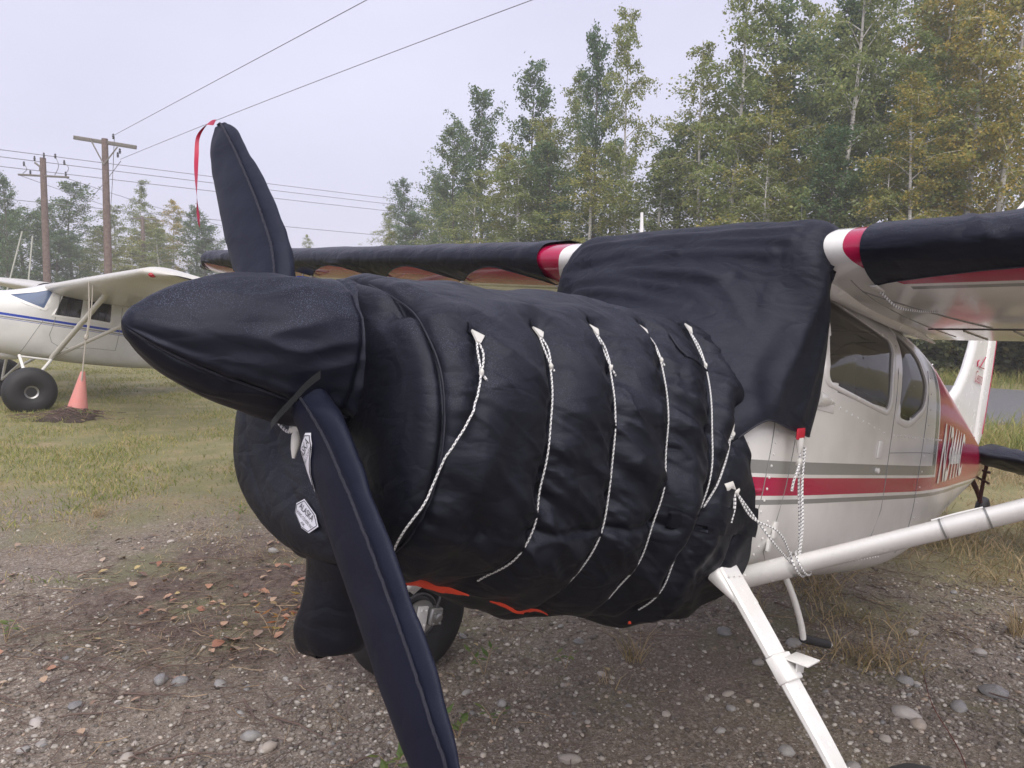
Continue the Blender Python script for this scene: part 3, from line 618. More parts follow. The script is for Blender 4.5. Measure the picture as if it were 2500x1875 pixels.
    mk('brake_caliper', los(comb(box(wc+[.075, -side*.115, .01], (.07, .06, .085)), lathe([(.022, 0), (.022, .02), (.012, .024)], 10, (0, -side, 0), wc+[.075, -side*.14, .012]), *[lathe([(.007, 0), (.007, .012), (.004, .014)], 6, (0, -side, 0), wc+[.055+.04*i_, -side*.14, -.02+.05*j]) for i_ in (0, 1) for j in (0, 1)])), M_alu, tyre)
    mk('axle_plate', los(comb(box(wc+[0, -side*.118, .0], (.055, .018, .12)), *[lathe([(.008, 0), (.007, .006), (.003, .008)], 6, (0, -side, 0), wc+[-.012+.026*i_, -side*.127, -.03+.07*j]) for i_ in (0, 1) for j in (0, 1)])), M_white, tyre)
    mk('brake_hose', los(tube(spline([wc+[.07, -side*.13, .05], wc+[.075, -side*.14, .10], wc+[.06, -side*.13, .16], wc+[.04, -side*.16, .22]], 12), .006, 6)), M_steel, tyre)
# boarding step
st = mk('boarding_step', los(tube(spline([(2.06, .42, -.53), (2.17, .44, -.66), (2.265, .45, -.795), (2.275, .45, -.812)], 12), .0135, 8)), M_white, plane)
mk('step_grip', los(tube([(2.275, .45, -.812), (2.40, .452, -.838), (2.53, .455, -.862)], .019, 10)), M_blackr, st); mk('step_end', los(tube([(2.525, .455, -.861), (2.555, .455, -.867)], .0125, 8)), M_white, st)
# tail: fin, rudder, stabiliser, tail wheel, antennas
def slab(poly, L0, tk_, n=.35):
    poly = np.asarray(poly, float); c_ = poly.mean(0); rows = []
    for f, h in ((.999, 0), (.97, .6), (.90, .9), (.6, 1), (.02, 1)): rows.append(np.stack([c_[0]+(poly[:, 0]-c_[0])*f, L0+h*tk_+0*poly[:, 0], c_[1]+(poly[:, 1]-c_[1])*f], -1))
    rows2 = [r*[1, -1, 1]+[0, 2*L0, 0] for r in rows[::-1]]
    return grid(np.stack(rows2+rows[1:], 0), cv=True)
lec = np.array([(4.75, .40), (5.05, .46), (5.27, .54), (5.43, .64), (5.56, .79), (5.66, .99), (5.74, 1.3), (5.80, 1.46), (5.90, 1.53)]); us = np.concatenate([np.linspace(.30, .62, 16), np.linspace(.66, 1.53, 22)]); fr = []
for u_ in us:
    le_ = np.interp(u_, lec[:, 1], lec[:, 0]); te_ = np.interp(u_, [.25, 1.4, 1.53], [6.03, 6.10, 6.06]); xx = np.concatenate([np.linspace(1, 0, 14)**1.6, (np.linspace(0, 1, 14)**1.6)[1:]]); tk_ = np.minimum(.048, .03+.0*u_)*np.sqrt(np.clip(xx*8, 0, 1))*(1-.45*xx)+.004; fr.append(np.stack([le_+(te_-le_)*xx, np.where(np.arange(27) < 14, 1, -1)*tk_*(u_ < 1.525), u_+0*xx], -1))
fin = mk('fin', los(grid(np.array(fr), cv=True)), M_white, plane)
mk('rudder', los(slab(np.concatenate([[(6.055, .24)], [(6.085, .8)], [(6.115, 1.5)], spline([(6.2, 1.53), (6.27, 1.50), (6.30, 1.42)], 4), [(6.30, .8)], [(6.27, .3)], [(6.2, .2)]]), 0, .03)), M_white, plane)
mk('fin_stripe', los(tube([(6.245, .028, .36), (6.280, .028, .8), (6.283, .028, 1.40)], .005, 6)), M_red, fin)
mk('fin_stripe', los(tube([(5.55, .034, .37), (5.9, .03, .315), (6.03, .026, .31)], .009, 6)), M_red, fin)
V, F = text_mesh('Cessna', .16, .35, .20); V[:, 1] *= .10/V[:, 1].max()
mk('fin_lettering', (lo(np.stack([5.80+V[:, 0], .0365+0*V[:, 0], .74+V[:, 1]], -1)), F), M_red, fin, smooth=False)
mk('fin_emblem', los(comb(tube([(5.81, .0365, .865), (5.80, .0365, .90), (5.83, .0365, .92)], .005, 5), tube([(5.86, .0365, .87), (5.90, .0365, .885), (6.0, .0365, .97)], .005, 5), tube([(5.86, .0365, .87), (6.0, .0365, .875)], .005, 5))), M_red, fin)
for side in (1, -1):
    mk('stabiliser', los(grid(np.stack([wing_pt(ps, np.full(len(ps), L_), le=5.42+.10*(L_-.1), u0=.235, dih=0)*[0, side, 0]+np.stack([5.45+.12*L_+(np.abs(ps)**1.7)*(.85-.15*L_), 0*ps,   .195-.05*L_+np.sign(-ps)*.04*np.sin(np.pi*np.abs(ps)**.8)*(1-.3*L_)], -1) for L_ in np.linspace(.08, 1.55, 14)], 0))), M_white, plane)
tw = mk('tail_spring', los(tube(spline([(6.0, 0, .03), (6.3, 0, -.05), (6.55, 0, -.17), (6.66, 0, -.24)], 12), np.linspace(.025, .018, 12), 8)), M_brown, plane)
mk('tail_tyre', los(lathe([(.04, -.03), (.085, -.04), (.11, -.03), (.12, 0), (.11, .03), (.085, .04), (.04, .03)], 24, (0, 1, 0), (6.70, 0, -.275))), M_blackr, tw)
mk('control_lock', los(comb(*[tube(spline([(6.10, .03, .15-.07*j), (6.2, .12, .13-.08*j), (6.33+.02*j, .09, .16-.10*j)], 8), .010, 5) for j in range(3)], tube(spline([(6.24, .1, .2), (6.27, .08, .0), (6.33, .06, -.2)], 8), .016, 6))), M_brown, plane)
for nm, p0, p1, r_ in (('whip_antenna', (2.35, .12, .84), (2.52, .12, 1.05), .008), ('whip_antenna', (2.15, -.62, .86), (2.11, -.62, 1.05), .010), ('whip_antenna', (2.1, 1.02, .86), (2.35, 1.02, 1.06), .008), ('whip_antenna', (4.5, .0, .50), (4.86, .0, .73), .007)):
    mk(nm, los(tube([p0, tuple((np.array(p0)+p1)/2+[0, 0, .01]), p1], [r_*1.3, r_, r_*.8], 8)), M_white, plane)
mk('tail_beacon', los(blob((2.2, .82, .875), (.10, .05, .035), 8, 0, 0)), plain('pink_plastic', (.6, .2, .18), .3), plane)

# ------------------------------------------------------------------ covers
M_quilt = nylon('quilted_nylon', (.0032, .0036, .0068), .50, .9, .0, crumple=.15)
M_spin = nylon('spinner_nylon', (.0046, .0053, .0110), .50, 1.1, .0, crumple=.10)
M_neo = nylon('blade_neoprene', (.0036, .0046, .0150), .58, .25, .0, weave=.12, crumple=.05)
M_cabin = nylon('cabin_cloth', (.0048, .0056, .0110), .56, .4, .0, crumple=.16)
M_wingc = nylon('wing_cover_cloth', (.0032, .0038, .0085), .42, .9, .0)
M_web = plain('white_webbing', (.62, .61, .57), .7, var=.08, bump=.3, bs=300)
M_orange = plain('orange_lining', (.55, .045, .015), .55, bump=.3, bs=40)
M_seam = plain('seam_piping', (.009, .010, .020), .6, bump=.5, bs=300)
k = NT('flecked_bungee'); uvn = k.new('UVMap'); sx = k.new('SeparateXYZ'); k.link(uvn.outputs[0], sx.inputs[0])
ph_ = k.math('FRACT', k.math('ADD', k.math('MULTIPLY', sx.outputs[0], 80.), k.math('MULTIPLY', k.math('FLOOR', k.math('MULTIPLY', sx.outputs[1], 3.)), .37)))
fk = k.math('LESS_THAN', ph_, .36)
k.set(Base_Color=k.mix(fk, (.74, .74, .72), (.16, .16, .18)), Roughness=.7); M_cord = k.m
def cord(path, r_=.0042, n=None, name='bungee_cord', parent=None, mat=None):
    q = spline(path, n or max(8, int(len(path)*7))); VF = tube(q, r_, 6, False); s = np.r_[0, np.cumsum(np.linalg.norm(np.diff(q, axis=0), axis=1))]
    uv = np.stack(np.meshgrid(s, np.arange(6)/6, indexing='ij'), -1).reshape(-1, 2); return mk(name, los(VF), mat or M_cord, parent, uv=uv)

EA = [.05, .15, .30, .50, .70, .90, 1.15, 1.40, 1.60]; EHW = [.49, .508, .522, .532, .54, .55, .56, .567, .567]
ETOP = [.20, .225, .255, .285, .315, .345, .375, .40, .41]; EBOT = [-.505, -.525, -.562, -.612, -.65, -.675, -.715, -.735, -.725]
def eng_sec(A, th, k_=1.0):
    hw = smooth_tab(A, EA, EHW)*k_; tp = smooth_tab(A, EA, ETOP); bt = smooth_tab(A, EA, EBOT); c_ = tp-(tp-bt)*.54; s = np.sin(th); co = np.cos(th)
    hh = np.where(co > 0, tp-c_, c_-bt)*k_; n = np.where(co > 0, 2/2.15, 2/2.5); return hw*np.sign(s)*np.abs(s)**n, c_+hh*np.sign(co)*np.abs(co)**n
def eng_aend(th):
    t_ = np.abs((th+np.pi) % (2*np.pi)-np.pi); a = smooth_tab(t_, np.radians([0, 35, 50, 60, 67, 75, 90, 100, 115, 130, 150, 180]), [1.36, 1.36, 1.36, 1.34, 1.31, 1.335, 1.42, 1.46, 1.52, 1.52, 1.42, 1.30])
    return a
def eng_base(v, th):
    v, th = np.broadcast_arrays(np.asarray(v, float), np.asarray(th, float)); vf = [0, .18, .24, .28, .32]
    k_ = np.where(v < .32, smooth_tab(v, vf, [.14, .86, .965, .995, 1.0]), 1.0)
    A = np.where(v < .32, smooth_tab(v, vf, [.12, .082, .104, .145, .20]), .20+(eng_aend(th)-.20)*(v-.32)/.68); L_, U_2 = eng_sec(A, th, k_)
    return np.stack([A, L_, U_2], -1)
CORDS = [[(.237, .406, .083), (.216, .455, .006), (.201, .473, -.043), (.183, .484, -.098), (.159, .485, -.158), (.138, .477, -.208), (.117, .455, -.28), (.11, .416, -.358), (.121, .356, -.43), (.13, .30, -.47)],
         [(.487, .377, .157), (.475, .446, .079), (.452, .488, .001), (.436, .513, -.08), (.433, .524, -.172), (.434, .523, -.251), (.442, .509, -.335), (.432, .477, -.405), (.425, .438, -.456), (.40, .38, -.51)],
         [(.744, .351, .214), (.732, .434, .131), (.695, .492, .032), (.68, .525, -.066), (.68, .538, -.152), (.681, .539, -.239), (.688, .529, -.329), (.684, .502, -.412), (.689, .455, -.487), (.703, .363, -.566), (.71, .30, -.60)],
         [(1.01, .331, .264), (.988, .417, .186), (.959, .473, .108), (.929, .522, -.003), (.919, .548, -.136), (.911, .55, -.244), (.903, .544, -.313), (.919, .519, -.411), (.92, .475, -.492), (.92, .41, -.56)],
         [(1.27, .315, .31), (1.255, .395, .235), (1.216, .449, .172), (1.178, .494, .096), (1.133, .537, -.022), (1.108, .556, -.135), (1.095, .558, -.236), (1.083, .546, -.352), (1.076, .516, -.444), (1.094, .461, -.533), (1.10, .40, -.59)],
         [(1.311, .522, .046), (1.279, .539, -.009), (1.212, .557, -.115), (1.172, .561, -.189), (1.109, .554, -.308), (1.088, .534, -.399), (1.076, .516, -.444)]]
SEAMS = [[(.173, .465, -.33), (.307, .487, -.343), (.46, .509, -.341), (.585, .522, -.334), (.69, .53, -.327), (.841, .54, -.315), (.97, .547, -.313)],
         [(1.39, .556, -.30), (1.368, .556, -.336), (1.336, .537, -.416), (1.286, .483, -.522), (1.234, .403, -.6), (1.18, .28, -.67)],
         [(.101, -.256, -.173), (.109, -.157, -.306), (.10, -.048, -.363), (.082, .125, -.424), (.099, .26, -.459)], [(.09, -.40, -.16), (.09, -.33, -.30), (.09, -.2, -.41), (.095, -.03, -.48)]]
vg = np.concatenate([np.linspace(0, .32, 120), np.linspace(.32, 1, 260)[1:]]); tg_ = np.linspace(-np.pi, np.pi, 470, endpoint=False)
VV, TT = np.meshgrid(vg, tg_, indexing='ij'); P = eng_base(VV, TT)
dv = np.gradient(P, axis=0); dt = (np.roll(P, -1, 1)-np.roll(P, 1, 1)); Nn = np.cross(dt, dv); Nn /= np.linalg.norm(Nn, axis=-1)[..., None]+1e-12
Nn *= np.where((Nn*(P-np.array([.75, 0, -.13]))).sum(-1) < 0, -1, 1)[..., None]
Pm = P*[1, 1, 1]; side_m = np.clip((VV-.27)/.06, 0, 1)
disp = .014*fbm(P*[3.6, 4.5, 4.5], 50, 2)*(.15+.85*side_m)
q_ = P[..., 2]+.55*P[..., 0]; p_ = P[..., 0]-.55*P[..., 2]
up_m = np.clip((P[..., 2]+.05)/.25, 0, 1)
fold = vnoise(np.stack([p_*3.0, q_*10.5, P[..., 1]*2], -1), 61); fold2 = vnoise(np.stack([p_*5, q_*21+p_*4, P[..., 1]*4], -1), 62); patch = np.clip(.5+1.1*vnoise(P*[2.6, 2, 3.4], 64), 0, 1)
crease = lambda n_: np.sqrt(n_*n_+.006)
disp += side_m*(1-.75*up_m)*(.027*(.45-crease(fold))+.014*patch*(.45-crease(fold2)))
fold3 = vnoise(np.stack([P[..., 0]*13+q_*3, P[..., 2]*3.0, P[..., 1]*2.5], -1), 63); disp += side_m*up_m*.012*(.45-crease(fold3))   # ribs over the crown
for ms_ in (1, -1):
    for c_ in CORDS:
        path = spline(c_, 34)*[1, ms_, 1]; d = dist_poly(P, path)
        wr = vnoise(np.stack([P[..., 0]*6, (P[..., 2]+.35*P[..., 0])*27, P[..., 1]*6], -1), 71)
        disp += (-.020*np.exp(-(d/.024)**2)+.018*np.exp(-((d-.085)/.05)**2)+.0075*wr*np.exp(-(d/.07)**2))*side_m
for s_c in SEAMS:
    for ms_ in ((1, -1) if s_c is not SEAMS[2] and s_c is not SEAMS[3] else (1,)):
        d = dist_poly(P, spline(s_c, 30)*[1, ms_, 1]); wr = vnoise(P*34, 72); fr_ = .35+.65*side_m; disp += fr_*(-.012*np.exp(-(d/.010)**2)+.0035*wr*np.exp(-(d/.045)**2)+.005*np.exp(-((d-.05)/.035)**2))
ds = VV-.262-.004*vnoise(np.stack([TT*4, 0*TT, 0*TT], -1), 73)     # seam round the nose panel
disp += -.013*np.exp(-(ds/.0075)**2)+.006*np.exp(-((ds-.035)/.025)**2)+.003*np.exp(-((ds+.035)/.03)**2)+.0045*vnoise(np.stack([TT*15, VV*10, 0*TT], -1), 74)*np.exp(-((ds-.02)/.035)**2)
disp += -.04*np.exp(-((TT-.55)/.10)**2)*np.exp(-((VV-.24)/.05)**2)  # deep tuck at the upper nose corner
ridge = lambda n_, w_: np.clip(1-np.abs(n_)/w_, 0, 1)**1.5
near_c = np.full(P.shape[:2], 9.)
for ms_ in (1, -1):
    for c_ in CORDS: near_c = np.minimum(near_c, dist_poly(P, spline(c_, 20)*[1, ms_, 1]))
nc = np.exp(-(near_c/.10)**2); r1 = vnoise(np.stack([p_*7+.6*vnoise(P*5, 78), q_*24, P[..., 1]*4], -1), 77); r2 = vnoise(np.stack([(P[..., 0]+.3*P[..., 2])*8, (P[..., 2]-.25*P[..., 0])*30, P[..., 1]*5], -1), 79)
disp += side_m*(.010*ridge(r1, .30)*(.25+.75*nc)+.008*ridge(r2, .28)*nc)*np.clip(.4+vnoise(P*[4, 3, 5], 82), 0, 1)
hem = np.clip((VV-.93)/.07, 0, 1); disp += hem*(.006*vnoise(np.stack([TT*6, VV*4, 0*TT], -1), 75)+.008)
bot_m = np.clip((np.abs(TT)-2.2)/.5, 0, 1); disp += bot_m*.022*vnoise(np.stack([P[..., 0]*7, P[..., 1]*3, 0*TT], -1), 76)
disp += .022*np.exp(-((P[..., 0]-1.22)/.16)**2)*np.exp(-((np.abs(TT)-2.35)/.35)**2)
P2 = P+Nn*disp[..., None]
eng = empty('engine_cover', 'black quilted engine cover strapped round the nose with white flecked cords', 'engine cover', AF)
V, F = grid(P2, cv=True); shell = mk('quilted_shell', (lo(V), F), M_quilt, eng)
BV = BVHTree.FromPolygons([tuple(v) for v in lo(V).tolist()], F.tolist())
def drape(path, off, n=40):
    out = []
    for p in lo(spline(path, n)):
        h = BV.find_nearest(Vector(p)); nrm = h[1]; c_ = Vector((-.75, 0, -.13))
        if nrm.dot(h[0]-c_) < 0: nrm = -nrm
        out.append(np.array(h[0]+nrm*off))
    out = np.array(out)
    if n > 20:
        for _ in range(14): out[1:-1] = (out[:-2]+2*out[1:-1]+out[2:])/4
    return lo(out)
def patch_on(poly_pts, off, thick=.002, n=6):
    """quad patch from 4 corners, draped on the shell"""
    a, b, c_, d = [np.asarray(p, float) for p in poly_pts]; rows = []
    for s in np.linspace(0, 1, n): rows.append(drape([a*(1-s)+d*s, (a+b)/2*(1-s)+(c_+d)/2*s, b*(1-s)+c_*s], off, n+3))
    return grid(np.array(rows))
for ms_ in (1, -1):
    for i, c_ in enumerate(CORDS):
        if i == 0 and ms_ < 0: continue
        c_ = np.array(c_)*[1, ms_, 1]
        if i < 5:
            main = drape(c_, .013 if i == 0 else .009 if i < 4 else .02, 60)
            if i == 0:
                for it in range(4):      # taut where it bridges the seam, lifted clear of the cloth elsewhere
                    for _ in range(12): main[12:-1] = (main[11:-2]+2*main[12:-1]+main[13:])/4
                    for j in range(10, 60):
                        h_ = BV.find_nearest(Vector(lo(main[j]))); nr = h_[1] if h_[1].dot(h_[0]-Vector((-.75, 0, -.13))) > 0 else -h_[1]; sd_ = (Vector(lo(main[j]))-h_[0]).dot(nr)
                        if sd_ < .007: main[j] = lo(np.array(h_[0]+nr*.007))
            cord(main[8:], .0026, 90, parent=eng)
            a, kn = main[1], main[9]; d_ = kn-a; sd = np.cross(d_, [0, ms_, .4]); sd /= np.linalg.norm(sd)
            for s2 in (-1, 1): cord([a+sd*.003*s2, (a*2+kn)/3+sd*.009*s2+[0, ms_*.006, 0], (a+2*kn)/3+sd*.006*s2+[0, ms_*.006, 0], kn+[0, ms_*.003, 0]], .0027, 14, parent=eng)
            mk('cord_knot', los(blob(kn+[0, ms_*.003, 0], (.0065, .006, .009), 7, i, .3)), M_web, eng)
            cord([kn, kn+sd*.012+[.004, ms_*.006, -.012], kn+sd*.022+[.008, ms_*.004, -.026]], .0034, 8, parent=eng)
            t0 = main[0]; e_ = -d_/np.linalg.norm(d_); tb = np.array([t0+e_*.012+sd*.021, t0+e_*.012-sd*.021, a-e_*.004-sd*.006, a-e_*.004+sd*.006])
            mk('webbing_tab', los((np.concatenate([tb+[0, ms_*.004, .003], tb+[0, ms_*.001, -.001]]), [[0, 1, 2, 3], [7, 6, 5, 4], [0, 4, 5, 1], [1, 5, 6, 2], [2, 6, 7, 3], [3, 7, 4, 0]])), M_web, eng, smooth=False)
            up_ = t0+e_*.034; mk('tab_patch', los(patch_on([up_+sd*.024+e_*.01, up_-sd*.024+e_*.01, t0-sd*.024+e_*.008, t0+sd*.024+e_*.008], .0035)), M_quilt, eng)
        else:
            main = drape(c_, .007, 50); cord(main, .0034, 80, parent=eng); kn = main[7]
            mk('cord_knot', los(blob(kn+[0, ms_*.004, 0], (.010, .009, .011), 7, 3, .3)), M_web, eng)
            cord([kn, kn+[-.02, ms_*.012, -.012], kn+[-.035, ms_*.01, -.04], kn+[-.042, ms_*.006, -.07]], .004, 14, parent=eng)
            t0 = main[0]; tb = np.array([t0+[.012, 0, .02], t0+[.026, 0, -.004], kn+[.006, 0, -.018], kn+[-.008, 0, -.01]])
            mk('webbing_tab', los((np.concatenate([tb+[0, ms_*.006, 0], tb+[0, ms_*.002, 0]]), [[0, 1, 2, 3], [7, 6, 5, 4], [0, 4, 5, 1], [1, 5, 6, 2], [2, 6, 7, 3], [3, 7, 4, 0]])), M_web, eng, smooth=False)
    # closing flap that wraps round the door post, and the pocket flap by the windscreen
    fl0 = [np.array(p)*[1, ms_, 1] for p in ((.955, .553, -.262), (1.485, .568, -.245), (1.50, .566, -.345), (.965, .548, -.322))]
    VF = patch_on(fl0, .011, n=14); V = np.concatenate([VF[0], VF[0]-[0, ms_*.006, 0]]); nV = len(VF[0])
    mk('closing_flap', los((V, np.concatenate([VF[1], VF[1][:, ::-1]+nV]))), M_quilt, eng)
    fl1 = [np.array(p)*[1, ms_, 1] for p in ((1.085, .366, .250), (1.225, .385, .262), (1.215, .455, .185), (1.09, .43, .180))]
    VF = patch_on(fl1, .005, n=10); mk('pocket_flap', los(VF), M_quilt, eng)
    rim = spline([fl1[0], fl1[3], (fl1[2]+fl1[3])/2, fl1[2]], 20); mk('flap_piping', los(tube(drape(rim, .006, 24), .003, 6)), M_seam, eng)
# nose seam piping
for ms_ in (1, -1):
    q = eng_base(np.full(40, .262), np.linspace(.15, 2.9, 40)*ms_); mk('nose_piping', los(tube(drape(q, .0015, 60), .0028, 5)), M_seam, eng)
# lower duct sock hanging under the nose
rows = []
an = np.linspace(0, 2*np.pi, 28, endpoint=False)
for t_, cA, cL, cU, wl_, wa in ((0, .20, .12, -.47, .15, .10), (.15, .20, .11, -.53, .135, .09), (.35, .20, .085, -.60, .105, .08), (.6, .205, .07, -.68, .10, .08), (.85, .21, .065, -.74, .10, .075), (.97, .21, .07, -.765, .09, .065), (1, .21, .07, -.772, .03, .02)):
    s, c_ = np.sin(an), np.cos(an); ww = np.stack([cA+wa*np.sign(c_)*np.abs(c_)**.7, cL+wl_*np.sign(s)*np.abs(s)**.7, cU+.05*(s*.5)*t_+0*an], -1); rows.append(ww)
rows = np.stack([spline(np.array(rows)[:, j], 30) for j in range(28)], 1); rows += (.008*vnoise(rows*14, 80)+.006*vnoise(rows*[30, 30, 6], 81))[..., None]*np.array([1, 1, .3])
mk('duct_sock', los(grid(rows, cv=True)), M_quilt, eng)
# orange lining showing where the belly panels overlap
for path, w in (([(.20, .30, -.51), (.27, .305, -.555), (.33, .31, -.56), (.43, .33, -.555)], .022), ([(.50, .34, -.575), (.60, .35, -.61), (.70, .34, -.64), (.76, .33, -.65)], .013), ([(1.11, .36, -.655), (1.125, .36, -.658)], .012)):
    q = drape(path, .004, 24); f = np.sin(np.linspace(.12, np.pi-.1, 24))**.6; lip = np.array([.15, .75, -.45]); lip /= np.linalg.norm(lip)
    rows = np.stack([q+np.outer(f*w*s, [0, .35, .93])+lip*.006*(1-abs(s)) + (.003*vnoise(q*60+s, 83))[:, None]*lip for s in (-.5, -.2, .2, .5)], 1); mk('orange_lining', los(grid(rows)), M_orange, eng)
# brand patch on the front panel
def badge(name, poly, parent, to3d, lines, w, h):
    V = np.asarray(poly, float); c0 = V.mean(0); bd = np.concatenate([V[i]*(1-q)+V[(i+1) % len(V)]*q for i in range(len(V)) for q in np.linspace(0, 1, 6, endpoint=False)[:, None, None]]).reshape(-1, 2)
    f = mk(name, los(grid(np.stack([np.array([to3d(p, .003) for p in c0+(bd-c0)*q]) for q in (1, .8, .6, .4, .2, .02)], 1), cu=True)), M_web2, parent)
    edge_ = np.array([to3d(p, .0045) for p in c0+(bd-c0)*.90]); mk('badge_border', los(tube(np.concatenate([edge_, edge_[:1]]), .0009, 4, False)), M_ink, f)
    for s, x0, y0, ww, hh in lines:
        T, Fc = text_mesh(s, .1, 0, ww); T[:, 1] *= hh/T[:, 1].max(); mk('badge_lettering', los((np.array([to3d((x0+a, y0+b), .0052) for a, b, _ in T]), Fc)), M_ink, f, smooth=False)
M_web2 = plain('badge_white', (.80, .80, .86), .6, var=.04); M_ink = plain('badge_ink', (.02, .02, .03), .7)
hexa = [(-.062, .006), (-.036, .046), (.036, .036), (.066, .010), (.040, -.040), (.0, -.050), (-.05, -.028)]
FC = drape([(.09, .072, -.405)]*2, 0, 2)[0]
def front_pt(p, off):
    ex = np.array([-.02, .95, -.26]); ey = np.array([.10, .26, .95]); return FC+ex*p[0]*1.05+ey*p[1]*.66+np.array([-1., .02, -.10])*(off+.006)
badge('brand_badge', hexa, eng, front_pt, [('ALASKA', -.042, .004, .078, .024), ('WING COVERS INC', -.044, -.019, .092, .013), ('AK', -.008, -.036, .022, .010)], 1, 1)

# spinner cover: a bullet of cloth with a seam along its belly and a gathered hem
spn = empty('spinner_cover', 'black bullet-shaped cloth cover pulled over the propeller spinner', 'spinner cover', AF)
As = np.concatenate([np.linspace(-.415, -.36, 14), np.linspace(-.35, .145, 90)]); rs = smooth_tab(As, [-.416, -.408, -.387, -.343, -.246, -.16, -.078, .02, .10, .145], [.0, .022, .046, .082, .130, .155, .174, .190, .200, .188])
ths = np.linspace(-np.pi, np.pi, 200, endpoint=False); AA, TT = np.meshgrid(As, ths, indexing='ij'); rr = np.broadcast_to(rs[:, None], AA.shape)
s, c_ = np.sin(TT), np.cos(TT); P = np.stack([AA, rr*s, rr*c_+.010*(1-((AA+.1)/.32)**2)*(c_ > 0)*c_], -1)
dd = .005*fbm(np.stack([AA*6, s*2, c_*2], -1), 90, 2)+.0045*(1-2*np.abs(vnoise(np.stack([AA*4+c_*2, TT*3.2+AA*7, 0*TT], -1), 91)))*np.clip((AA+.36)/.15, 0, 1)
sd_ = TT-(2.28+.35*(AA+.1)); dd += -.012*np.exp(-(sd_/.035)**2)+.009*np.exp(-((sd_+.16)/.09)**2)+.006*vnoise(np.stack([AA*38, sd_*4, 0*TT], -1), 92)*np.exp(-(sd_/.22)**2)
dd += .010*np.exp(-((AA-.115)/.022)**2)*(1+.5*vnoise(np.stack([TT*14, AA*30, 0*TT], -1), 93))-.010*np.exp(-((AA-.075)/.008)**2)
dd = dd*np.clip((AA+.416)/.05, 0, 1); P = P+np.stack([0*s, s, c_], -1)*dd[..., None]
mk('cloth_bullet', los(grid(P, cv=True)), M_spin, spn)
q = np.stack([As[3:96], *(np.stack([np.sin(2.28+.35*(As[3:96]+.1)), np.cos(2.28+.35*(As[3:96]+.1))])*(rs[3:96]-.002))], -1); mk('belly_piping', los(tube(q, .0035, 6)), M_seam, spn)
hm = np.stack([.118+.006*np.sin(ths*9), (.209)*np.sin(ths), .209*np.cos(ths)], -1); hm[:, 1:] *= (1+.02*vnoise(np.stack([ths*8, 0*ths, 0*ths], -1), 94))[:, None]
mk('gathered_hem', los(tube(np.concatenate([hm, hm[:2]]), .0075*(1+.3*vnoise(np.stack([np.r_[ths, ths[:2]]*22, 0*np.r_[ths, ths[:2]], 0*np.r_[ths, ths[:2]]], -1), 95)), 8, False)), M_spin, spn)
cord([(.02, -.10, -.17), (.035, -.03, -.205), (.03, .045, -.185)], .005, 14, 'drawcord', spn); cord([(.03, .045, -.185), (.03, .09, -.165), (.02, .12, -.15)], .005, 12, 'drawcord', spn)
mk('drawcord_knot', los(blob((.02, .04, -.19), (.016, .016, .014), 8, 5, .35)), M_web, spn)
mk('frayed_end', los(comb(tube(spline([(.02, .04, -.19), (.015, .058, -.215), (.01, .068, -.245), (.01, .07, -.262)], 8), [.006, .014, .011, .004], 8))), M_web, spn)

